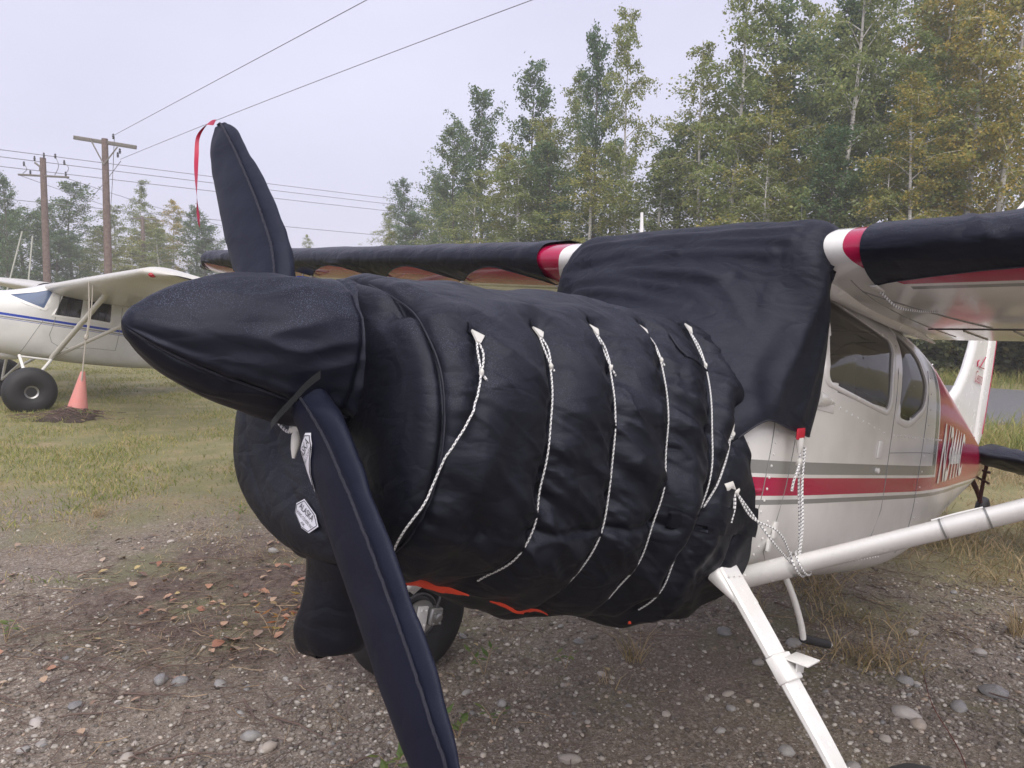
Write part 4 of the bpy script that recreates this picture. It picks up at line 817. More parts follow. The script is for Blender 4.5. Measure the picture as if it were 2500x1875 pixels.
# propeller (hidden steel blades inside the covers keep the shape) and blade covers
AL = R(47.8); SLEEVE = {}
def blade_cover(sgn, name, label):
    root = empty(name, label, 'propeller cover', AF); kL = .985 if sgn > 0 else 1.045; e = np.array([0, -math.sin(AL), math.cos(AL)])*sgn; t0 = np.array([0, math.cos(AL), math.sin(AL)])
    rs_ = np.concatenate([np.linspace(.12, 1.0, 80), np.linspace(1.005, 1.078, 16)])*kL; W = np.interp(rs_, [.2, .6, 1.], [1.14, 1.08, .96] if sgn > 0 else [1., 1., 1.])*smooth_tab(rs_/kL, [.17, .24, .32, .45, .62, .80, .95, 1.02, 1.06, 1.078], [.054, .078, .098, .104, .102, .094, .080, .064, .040, .006])
    Th = smooth_tab(rs_/kL, [.17, .28, .5, .8, 1.0, 1.078], [.046, .040, .030, .023, .018, .006]); be = np.interp(rs_, [.2, 1.06], [R(11), R(3)])*sgn; an = np.linspace(0, 2*np.pi, 56, endpoint=False)
    rows = []
    for i, r_ in enumerate(rs_):
        ch_ = t0*np.cos(be[i])+np.array([1., 0, 0])*np.sin(be[i]); nn_ = np.cross(ch_, e); cx = np.cos(an); cy = np.sin(an); sh = np.sign(cy)*np.abs(cy)**.8*(1-.35*np.abs(cx)**3)
        rows.append(e*r_+np.outer(W[i]*np.sign(cx)*np.abs(cx)**.85, ch_)+np.outer(Th[i]*sh, nn_))
    Pb = np.array(rows); rel = (Pb-(e*rs_[:, None])[:, None, :]); nrm = rel/(np.linalg.norm(rel, axis=-1)[..., None]+1e-9)
    w_root = np.clip((.42-rs_)/.25, 0, 1)[:, None]; Pb = Pb+nrm*(.003*fbm(Pb*11, 100, 2)+w_root*.008*vnoise(Pb*[18, 18, 30], 102)+.004*vnoise(Pb*[6, 6, 22], 103))[..., None]
    Vb, Fb = grid(Pb, cv=True); mk('neoprene_sleeve', los((Vb, Fb)), M_neo, root); SLEEVE[sgn] = BVHTree.FromPolygons([tuple(v) for v in Vb.tolist()], Fb.tolist())
    for s2, off in ((1, .30), (-1, -.10)):
        q = []
        for i in range(6 if s2 > 0 else 30, 94):
            ch_ = t0*np.cos(be[i])+np.array([1., 0, 0])*np.sin(be[i]); nn_ = np.cross(ch_, e); nn_ = nn_ if nn_[0] < 0 else -nn_
            q.append(e*rs_[i]+ch_*W[i]*(.70 if s2 > 0 else -.995)+nn_*Th[i]*((1.0 if sgn < 0 else 1.0) if s2 > 0 else .05))
        if s2 > 0: q = spline(q, 120)+.0005*rng.normal(size=(120, 3))
        mk('seam_piping', los(tube(np.array(q), .0034 if s2 > 0 else .003, 6)), M_seam, root)
    return root, e, t0, be
up, e, t0, be = blade_cover(1, 'propeller_blade_cover', 'navy neoprene sleeve on the upward propeller blade with a red ribbon at its tip')
lw, e2, t2, be2 = blade_cover(-1, 'propeller_blade_cover', 'long navy neoprene sleeve on the propeller blade pointing down at the ground')
rb = spline([(-.005, -.80, .735), (-.005, -.87, .74), (-.01, -.915, .705), (-.01, -.90, .63), (-.01, -.855, .53), (-.01, -.805, .44), (-.01, -.765, .375)], 40)
tw_ = np.linspace(0, 5.2, 40); wv = .010*np.abs(np.cos(tw_))+.002; M_rib = plain('red_ribbon', (.42, .012, .05), .5)
rows = np.stack([rb+np.outer(wv*s, t0)+np.outer(.006*np.sin(tw_)*s, [1, 0, 0]) for s in (-1, 0, 1)], 1); mk('red_ribbon', los(grid(rows)), M_rib, up)
# velcro strap, exposed blade root and badge on the lower blade
q = spline([(-.055, .05, -.19), (-.075, .11, -.165), (-.07, .165, -.115), (-.06, .215, -.065), (-.05, .235, -.045)], 20); M_velcro = plain('grey_velcro', (.05, .055, .06), .9, bump=.6, bs=250)
rows = np.stack([q+np.outer(np.full(20, s*.019), [.35, -.45, -.5])+np.array([-.0, 0, 0]) for s in (-1, 0, 1)], 1); mk('velcro_strap', los(grid(rows)), M_velcro, lw)
mk('bare_blade_root', los(tube([(0, .05, -.05), (0, .10, -.095), (-.01, .16, -.14)], [.05, .045, .04], 12)), M_alu, lw)
def blade_pt(p, off):
    r_ = .315-p[1]*.8; b_ = np.interp(r_, [.2, 1.06], [R(11), R(3)])*-1; ch_ = t2*np.cos(b_)+np.array([1., 0, 0])*np.sin(b_); nn_ = np.cross(ch_, e2); nn_ = nn_ if nn_[0] < 0 else -nn_
    w = np.interp(r_, [.17, .24, .32, .45, .62], [.062, .082, .100, .108, .110]); th_ = np.interp(r_, [.17, .28, .5], [.046, .040, .030]); x = np.clip((p[0]*1.05-.030)/w, -.985, .98)
    o_ = e2*r_+ch_*w*x; hit = SLEEVE[-1].ray_cast(Vector(o_+nn_*.3), Vector(-nn_)); q = np.array(hit[0]) if hit[0] is not None else o_+nn_*th_*.5
    return q+nn_*off
badge('brand_badge', [(-.055, .02), (-.03, .05), (.035, .052), (.055, .03), (.045, .0), (.01, -.025), (-.012, -.05), (-.03, -.10), (-.045, -.05)], lw, blade_pt, [('ALASKA', -.045, .008, .085, .026), ('WING COVERS', -.03, -.012, .07, .012)], 1, 1)

# cabin cover: a taut sheet from the wing roots down over the windscreen to the cowl
net = [[(1.12, 0, .31), (1.12, .2, .29), (1.12, .36, .22), (1.12, .44, .13), (1.12, .50, .02), (1.13, .525, -.05), (1.14, .532, -.09)],
       [(1.26, 0, .32), (1.26, .22, .30), (1.26, .36, .22), (1.26, .44, .13), (1.265, .50, .03), (1.27, .528, -.02), (1.275, .535, -.05)],
       [(1.375, 0, .395), (1.375, .25, .38), (1.38, .40, .31), (1.385, .49, .22), (1.39, .55, .13), (1.395, .575, .07), (1.40, .580, .042)],
       [(1.50, 0, .61), (1.50, .30, .60), (1.52, .475, .535), (1.53, .56, .42), (1.535, .590, .25), (1.54, .595, .10), (1.545, .594, .032)],
       [(1.59, 0, .735), (1.58, .32, .735), (1.555, .55, .69), (1.572, .600, .585), (1.635, .610, .33), (1.635, .603, .115), (1.635, .597, .025)],
       [(1.70, 0, .805), (1.67, .33, .795), (1.598, .572, .738), (1.598, .612, .605), (1.70, .616, .335), (1.705, .606, .12), (1.70, .599, .018)],
       [(2.0, 0, .85), (1.98, .33, .835), (1.95, .572, .79), (1.64, .614, .605), (1.725, .606, .34), (1.725, .600, .12), (1.72, .594, .02)],
       [(2.6, 0, .82), (2.6, .33, .80), (2.6, .572, .76), (1.68, .606, .60), (1.74, .590, .34), (1.74, .588, .12), (1.735, .584, .025)]]
half = np.array(net, float); full = np.concatenate([half[:, ::-1]*[1, -1, 1], half[:, 1:]], 1); full[4:8, 4, 2] -= .03; full[4:8, 5, 2] -= .014          # 8 x 13
t1 = np.stack([spline(full[i], 210) for i in range(8)]); sheet = np.stack([spline(t1[:, j], 110) for j in range(210)], 1)
du = np.gradient(sheet, axis=0); dv = np.gradient(sheet, axis=1); Nc = np.cross(du, dv); Nc /= np.linalg.norm(Nc, axis=-1)[..., None]+1e-9; Nc *= np.sign((Nc*(sheet-np.array([1.9, 0, 0]))).sum(-1))[..., None]
A_s, L_s, U_s = sheet[..., 0], sheet[..., 1], sheet[..., 2]; topm = np.clip((U_s-.33)/.2, 0, 1)*np.clip((.60-np.abs(L_s))/.06, 0, 1)*np.clip((2.0-A_s)/.3, 0, 1)
acr = U_s+.16*L_s-.10*L_s**2*0
dsp = topm*(.010*(1-2*np.abs(vnoise(np.stack([L_s*1.5, acr*13, A_s*2], -1), 110)))*np.clip(.75-L_s, .25, 1)+.007*(1-2*np.abs(vnoise(np.stack([L_s*3+acr*6, acr*22, 0*A_s], -1), 111)))*np.clip(.6-L_s, .15, 1))
dsp += (1-topm)*.010*(1-2*np.abs(vnoise(np.stack([A_s*7+U_s*2.2, U_s*1.6, L_s], -1), 112)))*np.clip((1.72-A_s)/.1, 0, 1)+.004*fbm(sheet*[6, 4, 6], 113, 2)
for q0, q1, q2, am, wd2 in (((-.50, .70), (.0, .735), (.50, .745), .012, .014), ((-.52, .66), (.0, .70), (.50, .70), .012, .013), ((-.54, .62), (-.1, .665), (.45, .64), .013, .016), ((-.56, .585), (-.25, .61), (.05, .66), .012, .012), ((-.57, .55), (-.2, .575), (.30, .55), .015, .018),
                        ((-.58, .50), (-.30, .535), (.10, .50), .014, .015), ((-.58, .46), (-.25, .48), (.20, .42), .014, .018), ((-.40, .47), (-.1, .47), (.36, .34), .013, .02), ((.10, .60), (.32, .50), (.44, .36), .010, .02)):
    pl_ = spline([q0, q1, q2], 24); LU = np.stack([L_s, U_s], -1); dq = dist_poly(LU, pl_); front = (A_s < 1.75)*np.clip((L_s-q0[0]+.08)/.1, 0, 1); dsp += front*.6*am*(np.exp(-(dq/wd2)**2)-.5*np.exp(-((dq-wd2*2.1)/wd2)**2))*topm**.5
for a0_, u0_, a1_, u1_, am in ((1.62, .60, 1.45, .10, .010), (1.66, .55, 1.60, .08, .008), (1.56, .62, 1.36, .14, .009)):
    dq = dist_poly(np.stack([A_s, U_s], -1), spline([(a0_, u0_), ((a0_+a1_)/2+.02, (u0_+u1_)/2), (a1_, u1_)], 16)); dsp += (np.abs(L_s) > .45)*.6*am*(np.exp(-(dq/.022)**2)-.5*np.exp(-((dq-.05)/.03)**2))
sheet2 = sheet+Nc*dsp[..., None]
cabc = empty('cabin_cover', 'dark cloth cover stretched over the windscreen between the two wing roots', 'cabin cover', AF)
o = mk('cloth_sheet', los(grid(sheet2)), M_cabin, cabc); md = o.modifiers.new('thickness', 'SOLIDIFY'); md.thickness = .004; md.offset = 0
for edge_i, name in ((1, 'near'), (-1, 'far')):
    jj = -1 if edge_i > 0 else 0; hemp = sheet2[30:, jj]; mk('hem', los(tube(spline(hemp[::3], 60), .0035, 6)), M_seam, cabc)
    q = sheet2[30:, -12 if edge_i > 0 else 11]
corner = sheet2[88, -1]
mk('red_tab', los(box(corner+np.array([.0, .008, -.005]), (.05, .008, .038), [[1, 0, .15], [0, 1, 0], [-.15, 0, 1]])), plain('red_webbing', (.45, .01, .03), .6), cabc)
mk('corner_tab', los(tube(spline([corner+[0, .006, -.02], corner+[.004, .01, -.05], corner+[.006, .01, -.075]], 6), [.016, .012, .006], 8)), M_web, cabc)
c0 = corner+[.005, .012, -.05]; strut_p = np.array([1.62, .655, -.425]); sw = np.array([1.64, .70, -.46])
for j, (da, db) in enumerate(((0, 0), (.012, .01), (-.01, .02), (.02, -.008))):
    cord([c0+[da*.6, db, 0], (c0*2+strut_p)/3+[da, db*.8, 0], (c0+2*strut_p)/3+[da, .01+db*.6, 0], strut_p+[da*.5, .01, .03-.006*j]], .0036, 36, 'tie_cord', cabc)
mk('cord_knot', los(blob(c0+[0, .005, -.055], (.012, .012, .014), 7, 9, .3)), M_web, cabc); cord([c0+[0, .005, -.055], c0+[-.02, .012, -.075], c0+[-.035, .01, -.12], c0+[-.035, .008, -.155]], .0046, 14, 'tie_cord', cabc)
sa0 = np.array([1.585, .52, -.50]); sa1 = np.array([2.13, 2.55, .60]); sx_ = (sa1-sa0)/np.linalg.norm(sa1-sa0); sc1 = np.cross(sx_, [0, -1, .5]); sc1 /= np.linalg.norm(sc1); sc2 = np.cross(sc1, sx_)
wrap = [sa0+(sa1-sa0)*(.066+.0012*t_)+sc1*.064*math.cos(t_)+sc2*.041*math.sin(t_) for t_ in np.linspace(0, 12.4, 60)]; cord(wrap, .0036, 80, 'tie_cord', cabc)
# cord from the engine cover flap back to the strut
tab = np.array([1.245, .572, -.183])
mk('webbing_tab', los(tube([tab+[-.03, -.004, -.01], tab+[0, .004, .005], tab+[.03, .008, -.012]], [.022, .015, .006], 8)), M_web, eng)
for d_ in (0, 1): cord([tab+[.03, .008, -.012], tab+[.10, .03+.01*d_, -.07-.02*d_], (tab+strut_p)/2+[.02*d_, .04, -.04+.035*d_], strut_p+[-.02, .01, -.005]], .0034, 36, 'bungee_cord', eng)
cord([tab+[.025, .008, -.012], tab+[.03, .015, -.06], tab+[.028, .012, -.115]], .005, 12, 'bungee_cord', eng)
mk('cord_knot', los(blob(tab+[.035, .01, -.016], (.013, .012, .012), 7, 2, .3)), M_web, eng)

# wing covers
def wing_cover(side, label):
    root = empty('wing_cover', label, 'wing cover', AF); n_l = 210; Lc = np.linspace(.725 if side > 0 else .80, 5.56, n_l); ties = np.array([.80, 1.52, 2.3, 3.25, 4.3, 5.6]) if side < 0 else np.array([.725, 2.6, 4.2, 5.6]); rows = []
    for L_ in Lc:
        j = np.clip(np.searchsorted(ties, L_)-1, 0, len(ties)-2); f = (L_-ties[j])/(ties[j+1]-ties[j]); sc_ = (np.sin(np.pi*f))**.7
        low = (.105-.092*sc_) if side < 0 else (.11-.075*sc_)     # how far the cloth wraps under the nose
        s0 = low**(1/1.7); ss = np.concatenate([-np.linspace(1, 0, 60), np.linspace(0, s0, 16)[1:]]); rows.append(wing_pt(ss, np.full(len(ss), L_)+0., .012+0*ss))
    Pw = np.array(rows); SSn = np.linspace(0, 1, Pw.shape[1])[None, :]+0*Pw[..., 0]; LLn = Pw[..., 1]
    wr = vnoise(np.stack([LLn*11+SSn*7, SSn*6, 0*LLn], -1), 120+side); wr2 = vnoise(np.stack([LLn*4-SSn*5, SSn*3, 0*LLn], -1), 122+side)
    d = .006*(1-2*np.abs(wr))*np.clip(.35+wr2, 0, 1)*1.4+.006*wr2
    if side > 0:
        for c0_, sl in ((1.02, .5), (1.30, -.45), (1.42, .42), (1.7, -.5)): d += .008*np.exp(-((LLn-c0_-sl*(SSn-.65))/.011)**2)*np.clip((SSn-.45)/.2, 0, 1)
    Pw[..., 2] += d*np.where(SSn < .9, 1, -.5); Pw[..., 0] -= d*np.clip((SSn-.6)*4, 0, 1)
    Pw[..., 1] *= side; mk('cover_cloth', los(grid(Pw)), M_wingc, root)
    mk('hem', los(tube(Pw[::2, -1], .004, 6)), M_seam, root)
    for L_ in ties[:-1]:
        i = np.argmin(abs(Lc-L_)); p = Pw[i, -1]; o_ = np.array([0, side, 0])
        mk('webbing_tab', los(box(p+[.02, side*.0, -.008], (.062, .026, .007), [[.97, .1*side, -.1], [-.1*side, 1, 0], [.1, 0, 1]])), M_web, root)
        cord([p+[.045, 0, -.01], p+[.12, side*.035, -.05], p+[.22, side*.07, -.045], p+[.36, side*.10, -.02]] if side > 0 else [p+[.045, 0, -.01], p+[.08, 0, -.07], p+[.06, .01, -.13], p+[.2, -.02, -.24]], .005, 20, 'tie_cord', root)
    return root
wing_cover(1, 'black cloth wing cover on the near wing at the right edge of the picture'); wing_cover(-1, 'black scalloped cloth wing cover on the far wing behind the propeller')
bs_ = empty('blue_patch_standin', 'small bright blue tube with a white end, made up for an unidentified blue patch under the far wing beside the propeller', 'blue patch', AF); q = spline([(1.72, -3.47, .645), (1.73, -3.36, .630), (1.74, -3.24, .628)], 12)  # invented tube with a white end, standing in for an unidentified blue patch
mk('blue_tube', los(tube(q, [.012, .03, .03, .024], 10)), plain('blue_tube', (.01, .06, .55), .5), bs_); mk('white_end', los(tube(q[-1:]+np.array([[0, -.004, 0], [.01, .07, .0], [.02, .15, .005]]), [.022, .02, .012], 10)), M_web, bs_); mk('hanger', los(tube([(1.73, -3.36, .635), (1.735, -3.36, .72)], .006, 6)), M_web, bs_)
# tail cover on the near stabiliser
tc = empty('tail_cover', 'black cloth cover drooping over the horizontal tail beside the fin', 'tail cover', AF); rows = []
for L_ in np.linspace(.20, 1.62, 60):
    an = np.linspace(0, 2*np.pi, 40, endpoint=False); ch_ = .43-.06*L_; hh = .078-.016*L_; rows.append(np.stack([5.45+.12*L_+ch_+(ch_+.03)*np.cos(an), L_+0*an, .195+hh*np.sin(an)*1.15-.01-.05*L_], -1))
Pt = np.array(rows); Pt[..., 2] += .018*vnoise(Pt*[5, 9, 3], 130)+.01*vnoise(Pt*[14, 20, 3], 131)-.07*np.clip((Pt[..., 0]-6.0)/.3, 0, 1)*np.clip(Pt[..., 1]*2-.2, 0, 1)
mk('cover_cloth', los(grid(Pt, cv=True)), M_wingc, tc)

# ------------------------------------------------------------------ the white and blue aeroplane on big soft tyres, and one more of its kind behind the propeller
C_BLUE = (.012, .045, .36)
def bush_plane(hub, label, scale=1., tip_mat=None):
    root = empty('bush_aeroplane', label, 'aeroplane', frame(hub) @ Matrix.Scale(scale, 4))
    GA = [.0, .12, .45, .95, 1.3, 1.6, 2.0, 2.6, 3.1, 3.8, 4.6, 5.4, 6.1]; GHW = [.12, .30, .42, .48, .51, .52, .53, .52, .46, .36, .24, .13, .03]; GT = [.12, .30, .41, .48, .60, .74, .79, .78, .68, .54, .42, .34, .28]; GB = [-.12, -.34, -.50, -.565, -.56, -.55, -.545, -.52, -.485, -.40, -.27, -.12, .05]
    GN = [2, 2.2, 2.5, 2.8, 3, 3.4, 4, 4, 3.5, 3, 2.6, 2.3, 2]
    dd_ = lambda A: [smooth_tab(A, GA, T) for T in (GHW, GT, GB, GN)]
    def gl(A, U, off=0):
        hw, tp, bt, n = dd_(A); q = np.clip(np.abs((U-(tp+bt)/2)/((tp-bt)/2)), 0, .999); return np.stack([A, hw*(1-q**n)**(1/n)+off, U], -1)
    Ag = np.linspace(.0, 6.1, 150); th = np.linspace(0, 2*np.pi, 90, endpoint=False)+.004
    hw, tp, bt, n = [z[:, None] for z in dd_(Ag)]; s, c_ = np.sin(th)[None], np.cos(th)[None]; P = np.stack([Ag[:, None]+0*s, hw*np.sign(s)*np.abs(s)**(2/n), (tp+bt)/2+(tp-bt)/2*np.sign(c_)*np.abs(c_)**(2/n)], -1)
    V, F = grid(P, cv=True); ct = V[F].mean(1)
    wins = [rounded([(1.62, .20), (2.05, .215), (2.05, .63), (1.72, .63)], .03), rounded([(2.10, .215), (2.52, .23), (2.50, .61), (2.10, .63)], .03), rounded([(2.66, .24), (3.04, .27), (3.0, .46), (2.72, .58)], [.05, .08, .08, .04])]
    ws = rounded([(.98, .42), (1.22, .33), (1.50, .27), (1.62, .66), (1.40, .58)], .03)
    kp = np.ones(len(F), bool)
    for w in wins+[ws]: kp &= ~(inside(w, ct[:, 0], ct[:, 2]) & (np.abs(ct[:, 1]) > .25))
    mk('fuselage', (lo(V), F[kp]), M_fus2, root)
    for side in (1, -1):
        for w in wins+[ws]:
            f3 = w.mean(0); d = w-f3; d /= np.linalg.norm(d, axis=1)[:, None]
            rows = [gl((w+d*r_)[:, 0], (w+d*r_)[:, 1], o_)*[1, side, 1] for r_, o_ in ((-.03, -.01), (-.03, .006), (.02, .008), (.03, -.004))]
            wf = mk('window' if w is not ws else 'windscreen', los(grid(np.stack(rows, 1), cu=True)), M_white, root)
            mk('pane', los(grid(np.stack([gl((f3+(w-f3)*q)[:, 0], (f3+(w-f3)*q)[:, 1], -.003)*[1, side, 1] for q in np.linspace(1.0, .02, 6)], 1), cu=True)), M_glassd if w is not ws else M_glassb, wf)
        Ls = np.concatenate([np.linspace(.30, 5.0, 24), np.linspace(5.05, 5.5, 8)]); S_, LL = np.meshgrid(ps, Ls, indexing='ij'); P = wing_pt(S_, LL, le=1.48, u0=.66, dih=.040); P[..., 1] *= side; V, F = grid(P)
        wg = mk('wing', (lo(V), F), [M_cream, tip_mat or M_cream], root, midx=(LL.ravel()[F].mean(1) > 4.3).astype(int))
        tl = wing_pt(np.array([.10]), np.array([5.15]), le=1.48, u0=.66, dih=.040)[0]*[1, side, 1]; mk('tip_light', los(blob(tl+[0, 0, .0], (.05, .03, .03), 8, 0, 0)), M_rlamp, wg)
        lowp = np.array([1.735, side*.44, -.50])
        for topA, r_ in ((1.98, .042), (2.86, .030)):
            tp_ = np.array([topA-.05, side*2.2, .685 if topA < 2.5 else .66]); mk('lift_strut', los(tube([lowp, (lowp+tp_)/2, tp_], r_, 12)), M_cream, root)
        # tripod gear and soft tyre
        ax_ = np.array([1.36, side*1.02, -1.05])
        for a in ((1.27, side*.44, -.53), (1.74, side*.44, -.52)): mk('gear_strut', los(tube([a, np.array(a)*.3+ax_*.7+[0, 0, .06], ax_], [.026, .024, .02], 8)), M_white, root)
        mk('gear_strut', los(tube([(1.40, 0, -.66), ax_], .02, 8)), M_white, root); mk('gear_strut', los(tube([(1.27, side*.45, -.545), (1.74, side*.45, -.535)], .018, 8)), M_white, root)
        ty = mk('tyre', los(lathe([(.09, -.12), (.16, -.165), (.26, -.18), (.33, -.15), (.37, -.09), (.385, 0), (.37, .09), (.33, .15), (.26, .18), (.16, .165), (.09, .12)], 40, (0, 1, 0), ax_+[0, side*.13, 0])), M_blackr, root)
        mk('rim', los(lathe([(.02, .06), (.04, .10), (.06, .085), (.075, .12), (.10, .135), (.105, .12), (.105, -.12), (.02, -.1)], 28, (0, side, 0), ax_+[0, side*.13, 0])), M_alu, ty)
        mk('stabiliser', los(box((5.7, side*.75, .27), (.75, 1.4, .05), bev=.4)), M_cream, root)
    mk('cowl_nose', los(lathe([(.03, -.30), (.08, -.22), (.11, -.1), (.115, 0)], 20, (1, 0, 0), (0, 0, 0))), M_white, root)
    mk('propeller', los(comb(box((-.08, .0, .5), (.03, .14, .95), bev=.4), box((-.08, .0, -.5), (.03, .14, .95), bev=.4))), M_steel, root)
    mk('fin', los(slab([(5.1, .40), (5.5, .75), (5.75, 1.25), (6.0, 1.3), (6.25, 1.2), (6.35, .3), (6.1, .12)], 0, .04)), M_cream, root)
    tw2 = mk('tail_spring', los(tube([(5.9, 0, .05), (6.3, 0, -.1), (6.4, 0, -.16)], .02, 6)), M_steel, root); mk('tail_tyre', los(lathe([(.04, -.04), (.1, -.05), (.13, 0), (.1, .05), (.04, .04)], 20, (0, 1, 0), (6.45, 0, -.245))), M_blackr, tw2)
    for p0, p1 in (((2.20, .35, .78), (2.62, .40, 1.14)), ((2.30, .95, .80), (2.72, 1.0, 1.18))): mk('whip_antenna', los(tube([p0, p1], .011, 6)), M_white, root)
    mk('door_seam', los(comb(*[tube(gl(spline(pp, 14)[:, 0], spline(pp, 14)[:, 1], .001), .004, 4) for pp in ([(1.70, .6), (1.66, .1), (1.655, -.22), (1.70, -.255), (2.3, -.235), (2.66, -.215)], [(2.66, .55), (2.67, 0), (2.66, -.215)], [(1.50, .1), (1.38, -.2), (1.28, -.5)])])), M_greyp, root)
    mk('belly_cowl', los(blob((.95, 0, -.56), (.45, .25, .10), 10, 0, .05)), M_white, root)
    for L_ in (-.23, .23): mk('seat', los(comb(box((2.05, L_, -.05), (.42, .38, .14)), box((2.28, L_, .16), (.12, .38, .5)))), M_seat, root)
    return root
k = NT('fuselage_blue_scheme'); sx = k.new('SeparateXYZ'); k.link(k.coord(), sx.inputs[0]); A_ = k.math('MULTIPLY', sx.outputs[0], -1); s_ = k.math('SUBTRACT', sx.outputs[2], k.math('MULTIPLY', k.math('SUBTRACT', A_, .9), .022))
c = k.mix(k.step(k.noise(3, 5), .45, .85), (.68, .675, .645), (.56, .555, .53))
for a, b, cc in ((.075, .115, C_BLUE), (.038, .048, (.10, .09, .08)), (.052, .058, (.10, .09, .08)), (.018, .026, C_BLUE)): c = k.mix(k.math('MULTIPLY', k.math('GREATER_THAN', s_, a), k.math('LESS_THAN', s_, b)), c, cc)
k.set(Base_Color=c, Roughness=.28, Coat_Weight=.3); M_fus2 = k.m
M_cream = paint('cream_paint', (.58, .56, .50), .3, .2); M_glassb = glass_mat('windscreen_glass', (.30, .40, .60), .45, (.20, .28, .46)); M_glassd = glass_mat('dark_glass', (.30, .30, .32), .06); M_rlamp = plain('red_lens', (.35, .01, .02), .2); M_bluep = paint('blue_paint', C_BLUE, .25)
bush_plane((-9.19, 11.75, 1.60), 'white aeroplane with blue side stripe and fat black tyres parked on the grass')

# ------------------------------------------------------------------ traffic cone, tie-down rope
cone = empty('traffic_cone', 'faded pink-orange traffic cone leaning in a heap of dark soil under the wing', 'traffic cone', Matrix.Translation((-6.42, 10.95, float(gz(-6.42, 10.95))-.03)) @ Matrix.Rotation(R(9), 4, 'Y') @ Matrix.Rotation(R(-3), 4, 'X') @ Matrix.Scale(.88, 4))
k = NT('faded_cone'); c = k.mix(k.step(k.noise(5, 5), .4, .8), (.70, .26, .225), (.62, .31, .27)); k.set(Base_Color=c, Roughness=.5, Normal=k.bump(k.noise(20, 3), .15, .01)); M_cone = k.m
mk('cone_body', lathe([(.185, .0), (.172, .05), (.115, .33), (.052, .66), (.036, .74), (.03, .745), (.03, .70)], 32, (0, 0, 1)), M_cone, cone); mk('cone_rim', lathe([(.185, -.02), (.20, .0), (.20, .03), (.186, .035)], 32, (0, 0, 1)), M_cone, cone)
rp = spline([(-6.31, 10.93, .58), (-6.22, 10.90, 1.1), (-6.13, 10.86, 1.5), (-6.10, 10.85, 2.02)], 30)
M_rope = plain('pale_rope', (.50, .46, .40), .85, bump=.5, bs=120)
rope = empty('tie_down_rope', 'doubled pale rope running from the wing strut down to the faded cone', 'rope', Matrix.Identity(4)); mk('rope_strand', tube(rp, .010, 7), M_rope, rope); mk('rope_strand', tube(rp[12:]+np.linspace(0, 1, 18)[:, None]*[.05, .02, 0], .009, 7), M_rope, rope); mk('rope_knot', blob(rp[13], (.03, .03, .045), 8, 4, .3), M_rope, rope)
M_heap = plain('dark_soil', (.06, .043, .035), .95, var=.5, vs_=20, bump=1., bs=35)
q = np.linspace(0, 2*np.pi, 40, endpoint=False); rr_ = np.linspace(0, 1, 14)[:, None]; hx = -6.40+rr_*.52*np.cos(q)*(1+.25*vnoise(np.stack([np.cos(q)*2, np.sin(q)*2, 0*q], -1), 140)); hy = 10.72+rr_*.36*np.sin(q)
mk('soil_heap', grid(np.stack([hx, hy, gz(hx, hy)+.06*(1-rr_**1.5)+.03*vnoise(np.stack([hx*9, hy*9, 0*hx], -1), 141)-.012], -1), cv=True), M_heap, label='low heap of dark soil and roots at the foot of the faded cone', cat='soil heap')
ms = []
for i in range(160):
    a_, b_ = -6.4+.3*rng.normal(), 10.70+.2*rng.normal(); p = twig_path(a_, b_, .08+.2*rng.random(), rng.random()*6.28, .2, .05+.04*rng.random()); ms.append(tube(p[::2], .003+.003*rng.random(), 3, False))
mk('root_litter', comb(*ms), M_twig, smooth=False, kind='stuff', label='dead roots and stems on the soil heap by the cone', cat='litter')
ms = [tube(spline([(4.3+.1*j, 6.1, .03), (4.55+.2*j, 6.2+.12*math.sin(3*j), .10+.05*math.cos(5*j)), (4.9+.25*j, 6.1-.1*j, .05), (5.4+.2*j, 6.3+.2*j, .04)], 30), .016, 6) for j in range(3)]
mk('coiled_rope', comb(*ms), M_rope, label='pale rope lying in loose loops on the grass behind the tail wheel', cat='rope')

# ------------------------------------------------------------------ utility poles and wires
k = NT('weathered_pole'); n = k.noise(2.2, 5); sx = k.new('SeparateXYZ'); k.link(k.coord(), sx.inputs[0]); c = k.ramp(k.noise(9, 5), [(.3, (.12, .085, .075)), (.7, (.21, .155, .135))]); k.set(Base_Color=c, Roughness=.85, Normal=k.bump(k.noise(14, 5), .5, .02)); M_pole = k.m
M_arm = plain('grey_crossarm', (.20, .185, .165), .85, var=.25, bump=.4, bs=20); M_ins = plain('insulator', (.05, .05, .055), .3); M_wire = plain('wire', (.22, .22, .25), .5)
def pole(x, y, h, arm0, arm1, name_label, armr=.07, braces=True, lean=0., ins=()):
    root = empty('utility_pole', name_label, 'utility pole', Matrix.Translation((x, y, 0)), group=None); mk('pole_shaft', tube(spline([(lean, 0, -.3), (lean*.5, 0, h*.5), (0, 0, h)], 14), np.linspace(.19, .135, 14), 14), M_pole, root)
    a0, a1 = np.array(arm0), np.array(arm1); d = a1-a0; L_ = np.linalg.norm(d); d /= L_; sd = np.cross(d, [0, 0, 1]); sd /= np.linalg.norm(sd)
    mk('crossarm', box((a0+a1)/2, (L_, .11, armr*2), [d, sd, np.cross(sd, d)], .08), M_arm, root)
    if braces:
        for s in (-1, 1): mk('crossarm_brace', tube([np.array([0, -.12, h-1.25]), (a0+a1)/2+d*s*.62+[0, -.08, -.05]], .022, 6), M_arm, root)
    for p in ins: mk('insulator', lathe([(.03, -.12), (.055, -.08), (.035, -.05), (.06, -.01), (.035, .03), (.05, .07), (.02, .12)], 10, (0, 0, 1), p), M_ins, root)
    return root
p2 = pole(-18.70, 35, 8.92, (-1.40, 0, 0.03), (1.40, .05, -.37+.02), 'tall brown utility pole with a tilted wooden crossarm, the nearer of the two big ones', .085, True, -.1, [(.42, -.05, .10), (.62, -.1, -.72), (.72, -.1, -.55)])
